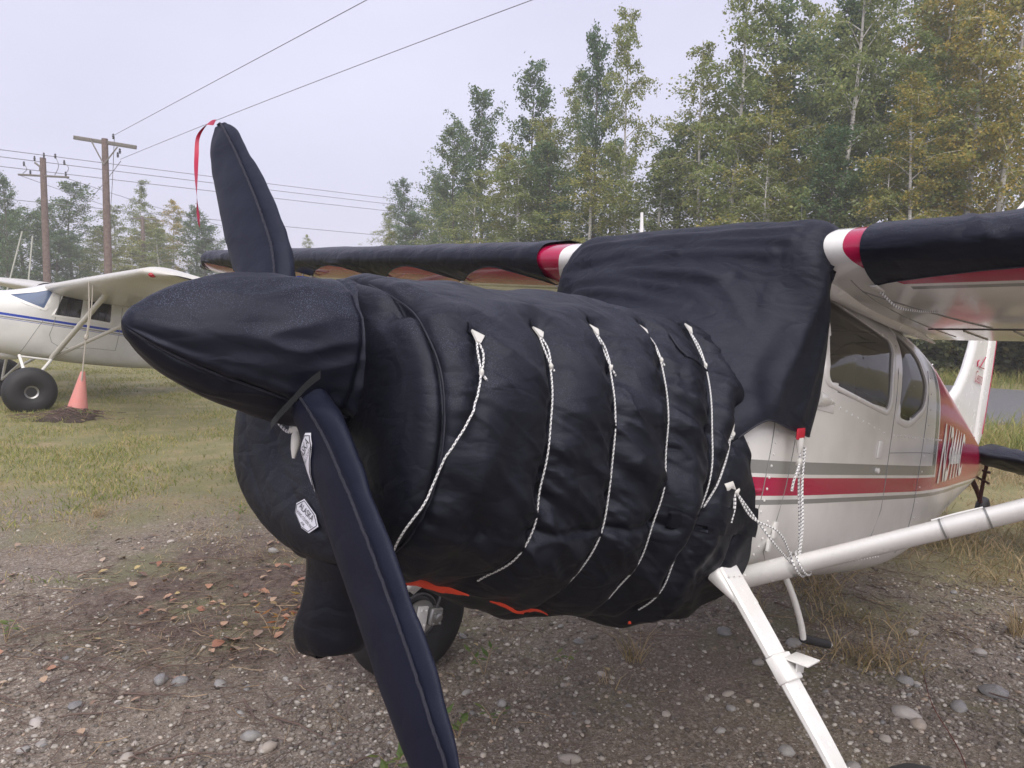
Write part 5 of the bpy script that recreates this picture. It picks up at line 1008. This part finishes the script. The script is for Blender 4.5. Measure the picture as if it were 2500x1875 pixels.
p1 = pole(-23.40, 38, 8.55, (-1.25, 0, -.83), (1.25, -.02, -.92), 'brown utility pole at the left with a thin metal crossarm and drop loops', .045, False, -.1, [(.12, -.1, .12), (-.35, -.1, -.05), (-.95, 0, -.30), (.62, 0, .1), (1.05, 0, -.20), (-.65, 0, -.72), (1.1, 0, -.76)])
mk('pole_top_bracket', tube([(-.35, -.1, -.1+8.55-8.55+8.4), (-.1, -.08, 8.1), (-.12, -.08, 7.9)], .05, 6), M_arm, p1)
for o_, P_ in (((-.95, 0, 8.25), (-1.05, 0, 7.75)), ((.62, 0, 8.65), (.55, 0, 7.72)), ((1.05, 0, 8.35), (1.1, 0, 7.8))): mk('drop_loop', tube(spline([o_, (np.array(o_)+P_)/2+[.18, 0, .0], P_], 14), .018, 5), M_wire, p1)
for o in list(p1.children):
    if o.name.startswith('insulator'): o.location.z = 8.55
for o in list(p1.children)+list(p2.children):
    if o.name.startswith('crossarm') and not o.name.startswith('crossarm_brace'): o.location.z = 8.55 if o.parent is p1 else 8.92
for o in list(p2.children):
    if o.name.startswith('insulator'): o.location.z = 8.92
    if o.name.startswith('crossarm_brace'): bpy.data.objects.remove(o)
for s in (-1, 1): mk('crossarm_brace', tube([(0, -.16, 7.75), (s*.62, -.1, 8.80-.18*s-.07)], .03, 6), M_arm, p2)
p3 = pole(-30.3, 62, 8.3, (-.95, 0, 8.15-.0), (1.25, 0, 8.1), 'distant pale utility pole with a short crossarm in front of the birches', .06, False)
def wire(name, a, b, sag, r_, label):
    t_ = np.linspace(0, 1, 50)[:, None]; P = np.array(a)*(1-t_)+np.array(b)*t_; P[:, 2] -= sag*4*t_[:, 0]*(1-t_[:, 0]); mk(name, tube(P, r_, 5), M_wire, label=label, cat='wire')
wire('overhead_wire', (-18.26, 34.9, 9.04), (4.6, 9.0, 8.6), -.0, .011, 'upper of the two wires climbing from the tilted crossarm to the top of the picture')
wire('overhead_wire', (-17.98, 34.9, 8.0), (9.0, 10.2, 9.0), -.15, .011, 'lower of the two wires climbing from the near pole across the sky')
wire('overhead_wire', (-18.26, 35, 9.0), (-33, 62, 8.0), .5, .016, 'wire running from the tilted crossarm back behind the left pole'); wire('overhead_wire', (-18.0, 35, 7.95), (-33, 55, 6.6), .3, .016, 'thin wire running from the near pole down towards the trees')
for i, (a, b, lb) in enumerate((((-33, 30.0, 8.82), (16, 101, 12.4), 'topmost of the three long level wires over the left pole'), ((-33, 30.0, 8.5), (16, 101, 11.8), 'middle of the three long level wires over the left pole'), ((-33, 30.0, 8.05), (16, 101, 11.1), 'lowest of the three long level wires over the left pole'), ((-34, 33.0, 6.9), (10, 90, 8.0), 'single wire hanging well below the three long level wires'))):
    wire('overhead_wire', a, b, .25, .02, lb)
for a, b in (((-22.35, 37.9, 7.62), (-17, 46, 6.0)), ((-24.6, 37.9, 7.7), (-18, 47, 5.2))): wire('overhead_wire', a, b, .1, .014, 'thin service wire from the metal crossarm, '+('right end' if a[0] > -23 else 'left end'))
for a, b, lb in (((-23.31, 36, 4.78), (-22.1, 32.0, 0.), 'leaning pale guy-wire guard farther from the near pole'), ((-22.83, 36, 4.57), (-21.4, 32.8, 0.), 'leaning pale guy-wire guard nearer to the near pole')):
    mk('guy_guard', tube([a, b], .035, 6), plain('guard_plastic', (.30, .30, .25), .6), label=lb, cat='guy wire')

# ------------------------------------------------------------------ trees: a few models per kind, each copied with its own label
def leaf_mat(name, stops):
    k = NT(name); g = k.new('NewGeometry'); oi = k.new('ObjectInfo')
    f = k.math('ADD', k.math('MULTIPLY', g.outputs['Random Per Island'], .55), k.math('MULTIPLY', k.noise(.55, 3), .45)); f = k.math('ADD', f, k.math('MULTIPLY', k.math('SUBTRACT', oi.outputs['Random'], .5), .22))
    c = k.ramp(f, stops); k.set(Base_Color=c, Roughness=.42, Specular_IOR_Level=.4)
    tr = k.new('BsdfTranslucent'); k.link(c, tr.inputs[0]); mx = k.new('MixShader'); mx.inputs[0].default_value = .42
    k.link(k.b.outputs[0], mx.inputs[1]); k.link(tr.outputs[0], mx.inputs[2]); k.link(mx.outputs[0], k.o.inputs[0]); return k.m
ML = {'birch': leaf_mat('birch_leaf', [(.15, (.13, .19, .06)), (.45, (.22, .275, .085)), (.65, (.28, .315, .105)), (.85, (.39, .37, .135))]),
      'gold': leaf_mat('golden_birch_leaf', [(.15, (.16, .20, .05)), (.4, (.30, .285, .065)), (.65, (.45, .345, .075)), (.85, (.58, .40, .10))]),
      'olive': leaf_mat('olive_birch_leaf', [(.15, (.15, .19, .06)), (.45, (.26, .285, .08)), (.65, (.34, .335, .10)), (.85, (.46, .39, .12))]),
      'poplar': leaf_mat('poplar_leaf', [(.15, (.062, .125, .062)), (.45, (.11, .185, .082)), (.7, (.175, .235, .092)), (.9, (.26, .285, .10))]),
      'shrub': leaf_mat('shrub_leaf', [(.15, (.05, .07, .03)), (.45, (.085, .11, .045)), (.7, (.15, .15, .06)), (.9, (.25, .21, .08))])}
k = NT('birch_bark'); mp = k.new('Mapping'); mp.inputs['Scale'].default_value = (1, 1, .35); k.link(k.coord(), mp.inputs[0]); sx = k.new('SeparateXYZ'); k.link(k.coord(), sx.inputs[0])
mp2 = k.new('Mapping'); mp2.inputs['Scale'].default_value = (2.5, 2.5, 14); k.link(k.coord(), mp2.inputs[0]); mk_ = k.step(k.noise(1.3, 5, mp2.outputs[0]), .56, .64)
c = k.mix(mk_, k.ramp(k.noise(3, 4), [(.3, (.40, .38, .35)), (.7, (.66, .64, .60))]), (.08, .07, .06)); k.set(Base_Color=c, Roughness=.8); M_birch = k.m
M_bark = plain('grey_bark', (.11, .095, .082), .9, var=.35, vs_=9, bump=.6, bs=25)
def make_tree(seed, kind, h):
    """returns wood and crown meshes, base at the origin"""
    r_ = np.random.default_rng(seed); wood, leaves = [], []
    bush = kind == 'shrub'; pop = kind == 'poplar'; r0 = h*(.0098 if not pop else .011)
    stems = 1 if not bush else 6
    for st in range(stems):
        ln = (r_.normal(size=2)*.015*h) if not bush else r_.normal(size=2)*.28*h
        tp = np.array([(0, 0, -.2), (*(ln*.3+r_.normal(size=2)*.006*h), h*.3), (*(ln*.6+r_.normal(size=2)*.008*h), h*.62), (*ln, h*(1 if not bush else .6+.4*r_.random()))]); tr_ = spline(tp, 22)
        wood.append(tube(tr_, np.linspace(r0 if not bush else .03, .008, 22), 8 if not bush else 5, False))
        nl = (40 if not pop else 34) if not bush else 16; lo_, hi_ = (.13, .985) if not bush else (.1, .98)
        for i in range(nl):
            f = lo_+(hi_-lo_)*((i+r_.random())/nl)**(.9); base = tr_[int(f*21)]*(1-(f*21) % 1)+tr_[min(21, int(f*21)+1)]*((f*21) % 1); az = i*2.4+r_.normal()*.6
            prof = np.clip((1.04-f)/.42, 0, 1)**.75*np.clip((f-.02)/.3, .35, 1); L_ = h*(.185 if not pop else .20)*prof*(.45+.85*r_.random()) if not bush else h*.28*(.5+.6*r_.random())
            el = R(30+30*r_.random()) if not pop else R(52+22*r_.random()); d = np.array([math.cos(az)*math.cos(el), math.sin(az)*math.cos(el), math.sin(el)]); droop = (-.30 if not pop else .0)*L_
            bow = np.array([math.cos(az), math.sin(az), 0])*L_*(.10 if pop else 0)
            lp_ = spline([base, base+d*L_*.5+bow, base+d*L_*np.array([1, 1, .9])+[0, 0, droop]], 8); wood.append(tube(lp_[::2], np.linspace(max(.008, r0*.32*(1-f*.6)), .004, 4), 4, False))
            nt = int(3+7*min(1, L_/(h*.12)))
            for j in range(nt):
                g = .22+.78*(j+r_.random())/nt; b = lp_[int(g*7)]; a2 = az+r_.normal()*1.1; tl = L_*(.18+.22*r_.random())+.1
                e_ = b+np.array([math.cos(a2)*tl, math.sin(a2)*tl, (r_.normal()*.3-(.5 if not pop else -.5))*tl]); nlf = int((33 if not bush else 36)*(.35+1.2*r_.random()))
                q = r_.random(nlf)[:, None]; sg_ = .10 if not pop else .12; c_ = b*(1-q)+e_*q+r_.normal(size=(nlf, 3))*sg_*(h/14)**.5; leaves.append(c_)
                if j % 2 == 0: wood.append(tube(np.stack([b, (b+e_)/2+[0, 0, .03], e_]), [.007, .005, .003], 3, False))
    C_ = np.concatenate(leaves); n = len(C_); sz = (.042+.04*r_.random(n))*(1.0 if not pop else 1.2); a = r_.normal(size=(n, 3)); a /= np.linalg.norm(a, axis=1)[:, None]; b = np.cross(a, r_.normal(size=(n, 3))); b /= np.linalg.norm(b, axis=1)[:, None]
    Lv = np.stack([C_+a*sz[:, None], C_+b*sz[:, None]*.62, C_-a*sz[:, None], C_-b*sz[:, None]*.62], 1).reshape(-1, 3); Lf = np.arange(n*4).reshape(n, 4)
    return comb(*wood), (Lv, Lf)
TREE_ME = {}
def tree_model(kind, i):
    if (kind, i) not in TREE_ME:
        geo = 'birch' if kind in ('gold', 'olive') else kind
        if kind != geo: return tree_model(geo, i)
        w, l_ = make_tree({'birch': 100, 'poplar': 200, 'shrub': 300}[geo]+i, geo, 14. if geo != 'shrub' else 2.4)
        def me(name, VF, mat):
            o = mk(name, VF, mat, smooth=(name == 'trunk')); m = o.data; bpy.data.objects.remove(o); return m
        TREE_ME[(kind, i)] = (me('trunk', w, M_birch if geo == 'birch' else M_bark), me('crown', l_, ML[kind]))
    return TREE_ME[(kind, i)]
def place_tree(x, y, h, kind, i, label, name, group, wide=1.):
    w, c = tree_model(kind, i); hh = 14. if kind != 'shrub' else 2.4; s = h/hh; root = empty(name, label, 'tree' if kind != 'shrub' else 'shrub', group=group)
    root.location = (x, y, float(gz(x, y))-.02); root.rotation_euler = (0, 0, rng.random()*6.28); wide *= 1.08; root.scale = (s*wide, s*wide, s)
    for nm, m in (('trunk', w), ('crown', c)):
        o = bpy.data.objects.new(nm, m); COL.objects.link(o); o.parent = root
        if nm == 'crown' and kind in ('gold', 'olive'): o.material_slots[0].link = 'OBJECT'; o.material_slots[0].material = ML[kind]
G1, G2, G3 = 'trees of the wood beyond the road', 'trees far off on the left', 'shrubs along the road'
TREES = [
 (4.97, 34, 14.75, 'birch', 0, 'slender airy birch that stands tallest left of the gap in the treetops', 'birch_tree', G1, .72),
 (3.70, 36, 14.5, 'poplar', 0, 'thin dark poplar spire just left of the tallest airy birch', 'poplar_tree', G1, .62),
 (2.87, 40, 13.9, 'birch', 1, 'pale green birch between two dark poplars left of the airy birch', 'birch_tree', G1, 1.),
 (.79, 43, 14.9, 'poplar', 1, 'dark pointed poplar in the middle of the treeline above the far wing', 'poplar_tree', G1, .95),
 (-.63, 40, 10.3, 'olive', 1, 'yellowish birch low in front of the dark poplars above the far wing', 'birch_tree', G1, 1.25),
 (-2.01, 46, 14.4, 'poplar', 2, 'dark poplar with several pointed tops left of the middle poplar', 'poplar_tree', G1, .9),
 (-3.79, 48, 13.0, 'poplar', 0, 'dark poplar that forms the left shoulder of the wood', 'poplar_tree', G1, 1.),
 (1.93, 38, 9.6, 'poplar', 2, 'rounded dark poplar low behind the middle of the far wing', 'poplar_tree', G1, 1.5),
 (7.23, 36, 9.3, 'olive', 0, 'olive birch filling the gap low between the airy birch and the right-hand birches', 'birch_tree', G1, 1.3),
 (-6.32, 60, 12.0, 'poplar', 1, 'smaller dark poplar stepping down left from the shoulder of the wood', 'poplar_tree', G1, 1.05),
 (-8.77, 62, 11.5, 'poplar', 2, 'second small poplar from the left end of the wood', 'poplar_tree', G1, 1.),
 (-11.0, 66, 10.2, 'birch', 1, 'light yellow-green birch at the left end of the wood', 'birch_tree', G1, 1.15),
 (-3.58, 52, 9.4, 'poplar', 1, 'broad low poplar under the left shoulder of the wood', 'poplar_tree', G1, 1.6),
 (7.51, 31, 12.3, 'birch', 1, 'birch with a rounded top just right of the gap in the treetops', 'birch_tree', G1, .95),
 (8.38, 30, 14.9, 'birch', 0, 'tall full birch right of the gap, its top out of the picture', 'birch_tree', G1, .95),
 (10.71, 32, 14.2, 'poplar', 1, 'greenish poplar between the full birch and the white-trunked birch', 'poplar_tree', G1, 1.2),
 (12.73, 34, 15.5, 'birch', 1, 'birch standing back behind the greenish poplar', 'birch_tree', G1, 1.),
 (11.76, 28, 15.6, 'birch', 2, 'birch with a bright white trunk above the near wing root', 'birch_tree', G1, .9),
 (13.3, 29, 15.1, 'birch', 0, 'dark slim birch leaning beside the white-trunked birch', 'birch_tree', G1, .85),
 (13.0, 30.5, 14.0, 'poplar', 0, 'dark poplar close behind the white-trunked birch', 'poplar_tree', G1, 1.),
 (16.15, 33, 16.3, 'birch', 2, 'tall birch behind the golden ones at the upper right', 'birch_tree', G1, 1.),
 (15.99, 30, 16.1, 'gold', 2, 'golden birch left of the two bare pale trunks', 'birch_tree', G1, 1.),
 (15.25, 26, 13.8, 'gold', 0, 'orange-gold birch nearest the right edge with a pale bare lower trunk', 'birch_tree', G1, .95),
 (15.9, 25.3, 14.5, 'gold', 1, 'golden birch cut by the right edge of the picture', 'birch_tree', G1, .95),
 (18.0, 27, 14.8, 'gold', 2, 'golden birch mostly beyond the right edge', 'birch_tree', G1, 1.),
 (13.18, 25.2, 9.6, 'gold', 1, 'shorter golden birch in front of the white-trunked one', 'birch_tree', G1, 1.15),
 (7.16, 33, 9.9, 'poplar', 0, 'dark small poplar below the rounded birch right of the gap', 'poplar_tree', G1, 1.3),
 (9.2, 27.5, 7.6, 'birch', 2, 'young green birch low before the full tall birch', 'birch_tree', G1, 1.3),
 (11.0, 27, 8.0, 'poplar', 2, 'young dark poplar low before the greenish poplar', 'poplar_tree', G1, 1.35),
 (12.5, 25.4, 7.0, 'olive', 0, 'young golden birch low beside the white trunk', 'birch_tree', G1, 1.35),
 (10.0, 36, 12.5, 'poplar', 2, 'poplar far back in the wood seen through the gaps right of the full birch', 'poplar_tree', G1, 1.3),
 (14.5, 37, 15.0, 'poplar', 1, 'poplar far back in the wood behind the golden birches', 'poplar_tree', G1, 1.4),
 (19.0, 33, 16.0, 'birch', 0, 'birch far back at the right edge of the wood', 'birch_tree', G1, 1.3),
 (5.2, 41, 10.5, 'poplar', 1, 'poplar standing behind the airy birch', 'poplar_tree', G1, 1.4),
 (-33.48, 50, 9.6, 'poplar', 0, 'thin tree with a bare stem at the left edge of the picture', 'poplar_tree', G2, .8),
 (-36.5, 55, 7.4, 'poplar', 1, 'low dark tree at the left edge behind the guy-wire guards', 'poplar_tree', G2, 1.9),
 (-35.2, 60, 10.6, 'poplar', 2, 'broad green tree right behind the left utility pole', 'poplar_tree', G2, 1.5),
 (-39.3, 64, 9.4, 'poplar', 1, 'dark tree showing left of the left utility pole', 'poplar_tree', G2, 1.5),
 (-36.62, 66, 7.6, 'birch', 1, 'low olive birch between the two big utility poles', 'birch_tree', G2, 1.6),
 (-35.36, 68, 10.0, 'birch', 0, 'olive birch right behind the pole with the tilted crossarm', 'birch_tree', G2, 1.5),
 (-32.25, 66, 11.9, 'birch', 2, 'tallest grey-green birch behind the distant pale pole', 'birch_tree', G2, .95),
 (-32.83, 70, 9.2, 'birch', 1, 'birch behind and right of the distant pale pole', 'birch_tree', G2, 1.5),
 (-30.53, 68, 10.5, 'gold', 0, 'brownish birch between the distant pole and the propeller', 'birch_tree', G2, 1.15),
 (-27.73, 66, 9.7, 'poplar', 0, 'green poplar immediately left of the propeller blade', 'poplar_tree', G2, 1.25),
 (-30.22, 75, 7.6, 'birch', 2, 'low birch behind the green poplar by the propeller blade', 'birch_tree', G2, 1.7),
 (-26.0, 95, 10.0, 'birch', 0, 'single small birch far off just right of the propeller blade', 'birch_tree', G2, .8),
 (-40.5, 60, 6.3, 'birch', 0, 'low birch at the left edge below the thin bare-stemmed tree', 'birch_tree', G2, 1.8),
 (-41.3, 72, 7.3, 'poplar', 2, 'low dark tree far back between the left pole and the left edge', 'poplar_tree', G2, 1.9),
 (-24.6, 72, 6.8, 'poplar', 1, 'low green tree behind the propeller blade', 'poplar_tree', G2, 1.6),
 (12.3, 21.6, 2.9, 'shrub', 0, 'dark shrub seen through the gap behind the cabin', 'roadside_shrub', G3, 1.2),
 (14.0, 21.2, 2.6, 'shrub', 1, 'dark shrub behind the fin seen under the near wing', 'roadside_shrub', G3, 1.3),
 (15.8, 20.3, 2.7, 'shrub', 0, 'dark shrub right of the fin under the near wing', 'roadside_shrub', G3, 1.3),
 (17.6, 19.0, 2.6, 'shrub', 1, 'dark shrub at the right edge under the near wing', 'roadside_shrub', G3, 1.3),
 (10.2, 23.4, 2.8, 'shrub', 1, 'shrub hidden mostly behind the cabin', 'roadside_shrub', G3, 1.3)]
TREES += [
 (.4, 37.5, 9.0, 'birch', 0, 'leafy olive birch low right of the yellowish birch', 'birch_tree', G1, 1.6), (3.4, 34.5, 8.8, 'olive', 2, 'yellow-green birch low between the poplar spire and the far wing root', 'birch_tree', G1, 1.6),
 (-2.2, 42, 9.2, 'birch', 2, 'leafy birch low under the many-topped poplar', 'birch_tree', G1, 1.6), (-5.2, 55, 9.8, 'birch', 1, 'olive birch low left of the shoulder of the wood', 'birch_tree', G1, 1.7),
 (-7.6, 58, 8.6, 'poplar', 0, 'round low poplar between the small poplars of the left slope', 'poplar_tree', G1, 1.9), (-10.2, 62, 7.6, 'olive', 1, 'low yellowish birch beside the left end of the wood', 'birch_tree', G1, 1.7),
 (5.9, 33, 8.6, 'birch', 1, 'leafy low birch below the tallest airy birch', 'birch_tree', G1, 1.7), (1.0, 41, 11.8, 'olive', 0, 'dull yellow birch crown showing between the poplar tops', 'birch_tree', G1, 1.3),
 (14.2, 26.6, 11.5, 'birch', 1, 'green birch in front of the golden crowns at the right', 'birch_tree', G1, 1.2), (9.6, 29, 11.0, 'olive', 2, 'olive-gold birch low right of the full tall birch', 'birch_tree', G1, 1.35),
 (17.0, 29.5, 14.5, 'gold', 0, 'big golden birch crown high at the right edge', 'birch_tree', G1, 1.3)]
TREES += [
 (-37.5, 58, 8.4, 'poplar', 0, 'broad green tree left of the left utility pole, in front of the dark ones', 'poplar_tree', G2, 2.1), (-33.6, 63, 7.6, 'olive', 1, 'olive birch filling the space between the two big utility poles', 'birch_tree', G2, 2.2),
 (-31.0, 63, 8.6, 'olive', 0, 'olive birch just right of the distant pale pole', 'birch_tree', G2, 1.9), (-28.8, 62, 7.4, 'birch', 1, 'low leafy birch left of the green poplar by the propeller', 'birch_tree', G2, 2.1),
 (-26.2, 64, 7.8, 'poplar', 2, 'leafy poplar behind the left edge of the propeller blade', 'poplar_tree', G2, 1.9), (-34.5, 57, 6.6, 'poplar', 2, 'low leafy tree at the foot of the broad green tree', 'poplar_tree', G2, 2.3), (-29.8, 60, 5.6, 'olive', 2, 'low olive birch in front of the distant pale pole', 'birch_tree', G2, 2.4)]
for t_ in TREES: place_tree(*t_)
# a low strip of undergrowth under the far left trees and behind the wood that reads as one mass
ul = []
for i in range(150):
    u = rng.random()
    if u < .55: x, y, hh = -44+26*rng.random(), 56+22*rng.random(), 1.2+2.2*rng.random()
    else:
        f = rng.random(); x, y, hh = 20-26*f+rng.normal()*1.2, 27+26*f+rng.normal()*2.2, .9+2.0*rng.random()
    n = 260; a = rng.normal(size=(n, 3))*[.75, .75, .42]*hh*.6+[x, y, hh*.5]; a[:, 2] = np.abs(a[:, 2]); ul.append(a)
C_ = np.concatenate(ul); n = len(C_); a = rng.normal(size=(n, 3)); a /= np.linalg.norm(a, axis=1)[:, None]; b = np.cross(a, rng.normal(size=(n, 3))); b /= np.linalg.norm(b, axis=1)[:, None]; sz = (.06+.07*rng.random(n))[:, None]
mk('undergrowth', (np.stack([C_+a*sz, C_+b*sz*.6, C_-a*sz, C_-b*sz*.6], 1).reshape(-1, 3), np.arange(n*4).reshape(n, 4)), ML['shrub'], smooth=False, kind='stuff', label='low leafy undergrowth at the foot of the trees', cat='undergrowth')

# ------------------------------------------------------------------ weeds and dry tufts near the aeroplane
M_weed = leaf_mat('weed_leaf', [(.15, (.07, .12, .03)), (.5, (.12, .19, .05)), (.85, (.22, .26, .08))]); M_redleaf = leaf_mat('autumn_weed_leaf', [(.15, (.16, .035, .025)), (.45, (.30, .09, .035)), (.7, (.30, .22, .06)), (.9, (.14, .16, .05))])
def weed(x, y, h, label, mat, nl=14, lw_=.30, spread=.5):
    root = empty('weed_plant', label, 'weed'); root.location = (x, y, float(gz(x, y))); ms, lv = [], []
    for i in range(max(2, nl//4)):
        a = i*2.4+rng.random(); tip = np.array([math.cos(a)*h*spread, math.sin(a)*h*spread, h*(.6+.4*rng.random())]); ms.append(tube(spline([(0, 0, -.01), tip*.5+[0, 0, .1*h], tip], 6), [.003, .0015], 4))
        for j in range(4):
            g = .35+.65*(j+rng.random())/4; b = tip*g+[0, 0, .1*h*(1-g)]; a2 = rng.random()*6.28; L_ = h*lw_*(.7+.6*rng.random()); d = np.array([math.cos(a2), math.sin(a2), .25+.3*rng.normal()]); d /= np.linalg.norm(d); s = np.cross(d, [0, 0, 1.]); s /= np.linalg.norm(s)
            lv.append((np.array([b, b+d*L_*.45+s*L_*.22, b+d*L_, b+d*L_*.45-s*L_*.22, b+d*L_*.5+[0, 0, .06*L_]]), [[0, 1, 4], [1, 2, 4], [2, 3, 4], [3, 0, 4]]))
    mk('stem', comb(*ms), M_straw, root); mk('foliage', comb(*lv), mat, root, smooth=False)
weed(-.11, 3.51, .13, 'small green sprout in the gravel right of the far wheel', M_weed, 8, .45); weed(-.20, 2.98, .14, 'green weed beside the lower tip of the propeller sleeve', M_weed, 12, .4)
weed(-.05, 3.10, .10, 'low yellow-green weed between the propeller tip and the pale stones', M_weed, 8, .4); weed(-2.26, 6.08, .13, 'green leafy weed at the edge of the grass left of the nose', M_weed, 12, .4); weed(-1.28, 3.92, .16, 'yellow and red leafed weed beside the hanging duct sock', M_redleaf, 18, .36, .9)
weed(-1.12, 4.15, .18, 'orange-leafed weed behind the hanging duct sock', M_redleaf, 18, .34, .9); weed(-2.64, 3.78, .14, 'green weed at the left edge of the bare soil', M_weed, 14, .36); weed(-.44, 2.74, .10, 'bright green leaf cluster at the bottom edge by the propeller tip', M_weed, 8, .7)
weed(-3.2, 5.6, .10, 'small dark green weed among scattered leaves on the left', M_weed, 10, .4); weed(.30, 3.62, .10, 'tiny yellowish weed in the gravel under the engine cover', M_weed, 6, .4); weed(1.22, 4.6, .12, 'green weed low beside the gear leg', M_weed, 10, .4); weed(-6.1, 10.6, .22, 'bright green weed growing beside the faded cone', M_weed, 18, .3, .6)
def tuft(x, y, h, n, label):
    pts = np.array([[x, y]])+rng.normal(size=(n, 2))*.03; mk('dry_grass_tuft', blades(pts, h*.5, h, .0022, .9), M_dry, smooth=False, label=label, cat='grass tuft')
tuft(.65, 3.71, .26, 60, 'straw-coloured tuft standing in the gravel below the engine cover'); tuft(-3.41, 6.07, .2, 60, 'straw-coloured tuft on the left where the grass meets the soil'); tuft(.50, 3.45, .2, 14, 'few dry stalks left of the straw tuft under the engine cover'); tuft(1.5, 4.4, .2, 40, 'dry tuft just beyond the gear leg step'); tuft(2.9, 4.1, .24, 80, 'thick dry tuft at the right edge above the stones'); tuft(-.30, 3.02, .15, 18, 'dry stalks around the lower propeller tip')
mk('dead_stem', tube(spline([(1.78, 2.66, .0), (1.76, 2.72, .12), (1.70, 2.85, .27), (1.72, 2.95, .33)], 16), [.003, .0015], 5), M_brown, label='thin dark stem rising from the stones at the lower right', cat='stem')

# ------------------------------------------------------------------ the damp air
k = NT('damp_air'); k.n.remove(k.b); vp = k.new('VolumePrincipled'); vp.inputs['Color'].default_value = (.97, .97, 1.0, 1); vp.inputs['Density'].default_value = .0023; vp.inputs['Anisotropy'].default_value = .2; k.link(vp.outputs[0], k.o.inputs['Volume'])
mk('haze', (np.array([(x, y, z) for x in (-270, 270) for y in (-265, 275) for z in (-1.2, 18.)]), [[0, 1, 3, 2], [4, 6, 7, 5], [0, 4, 5, 1], [2, 3, 7, 6], [0, 2, 6, 4], [1, 5, 7, 3]]), k.m, smooth=False, kind='stuff', label='thin damp haze over the field', cat='haze')
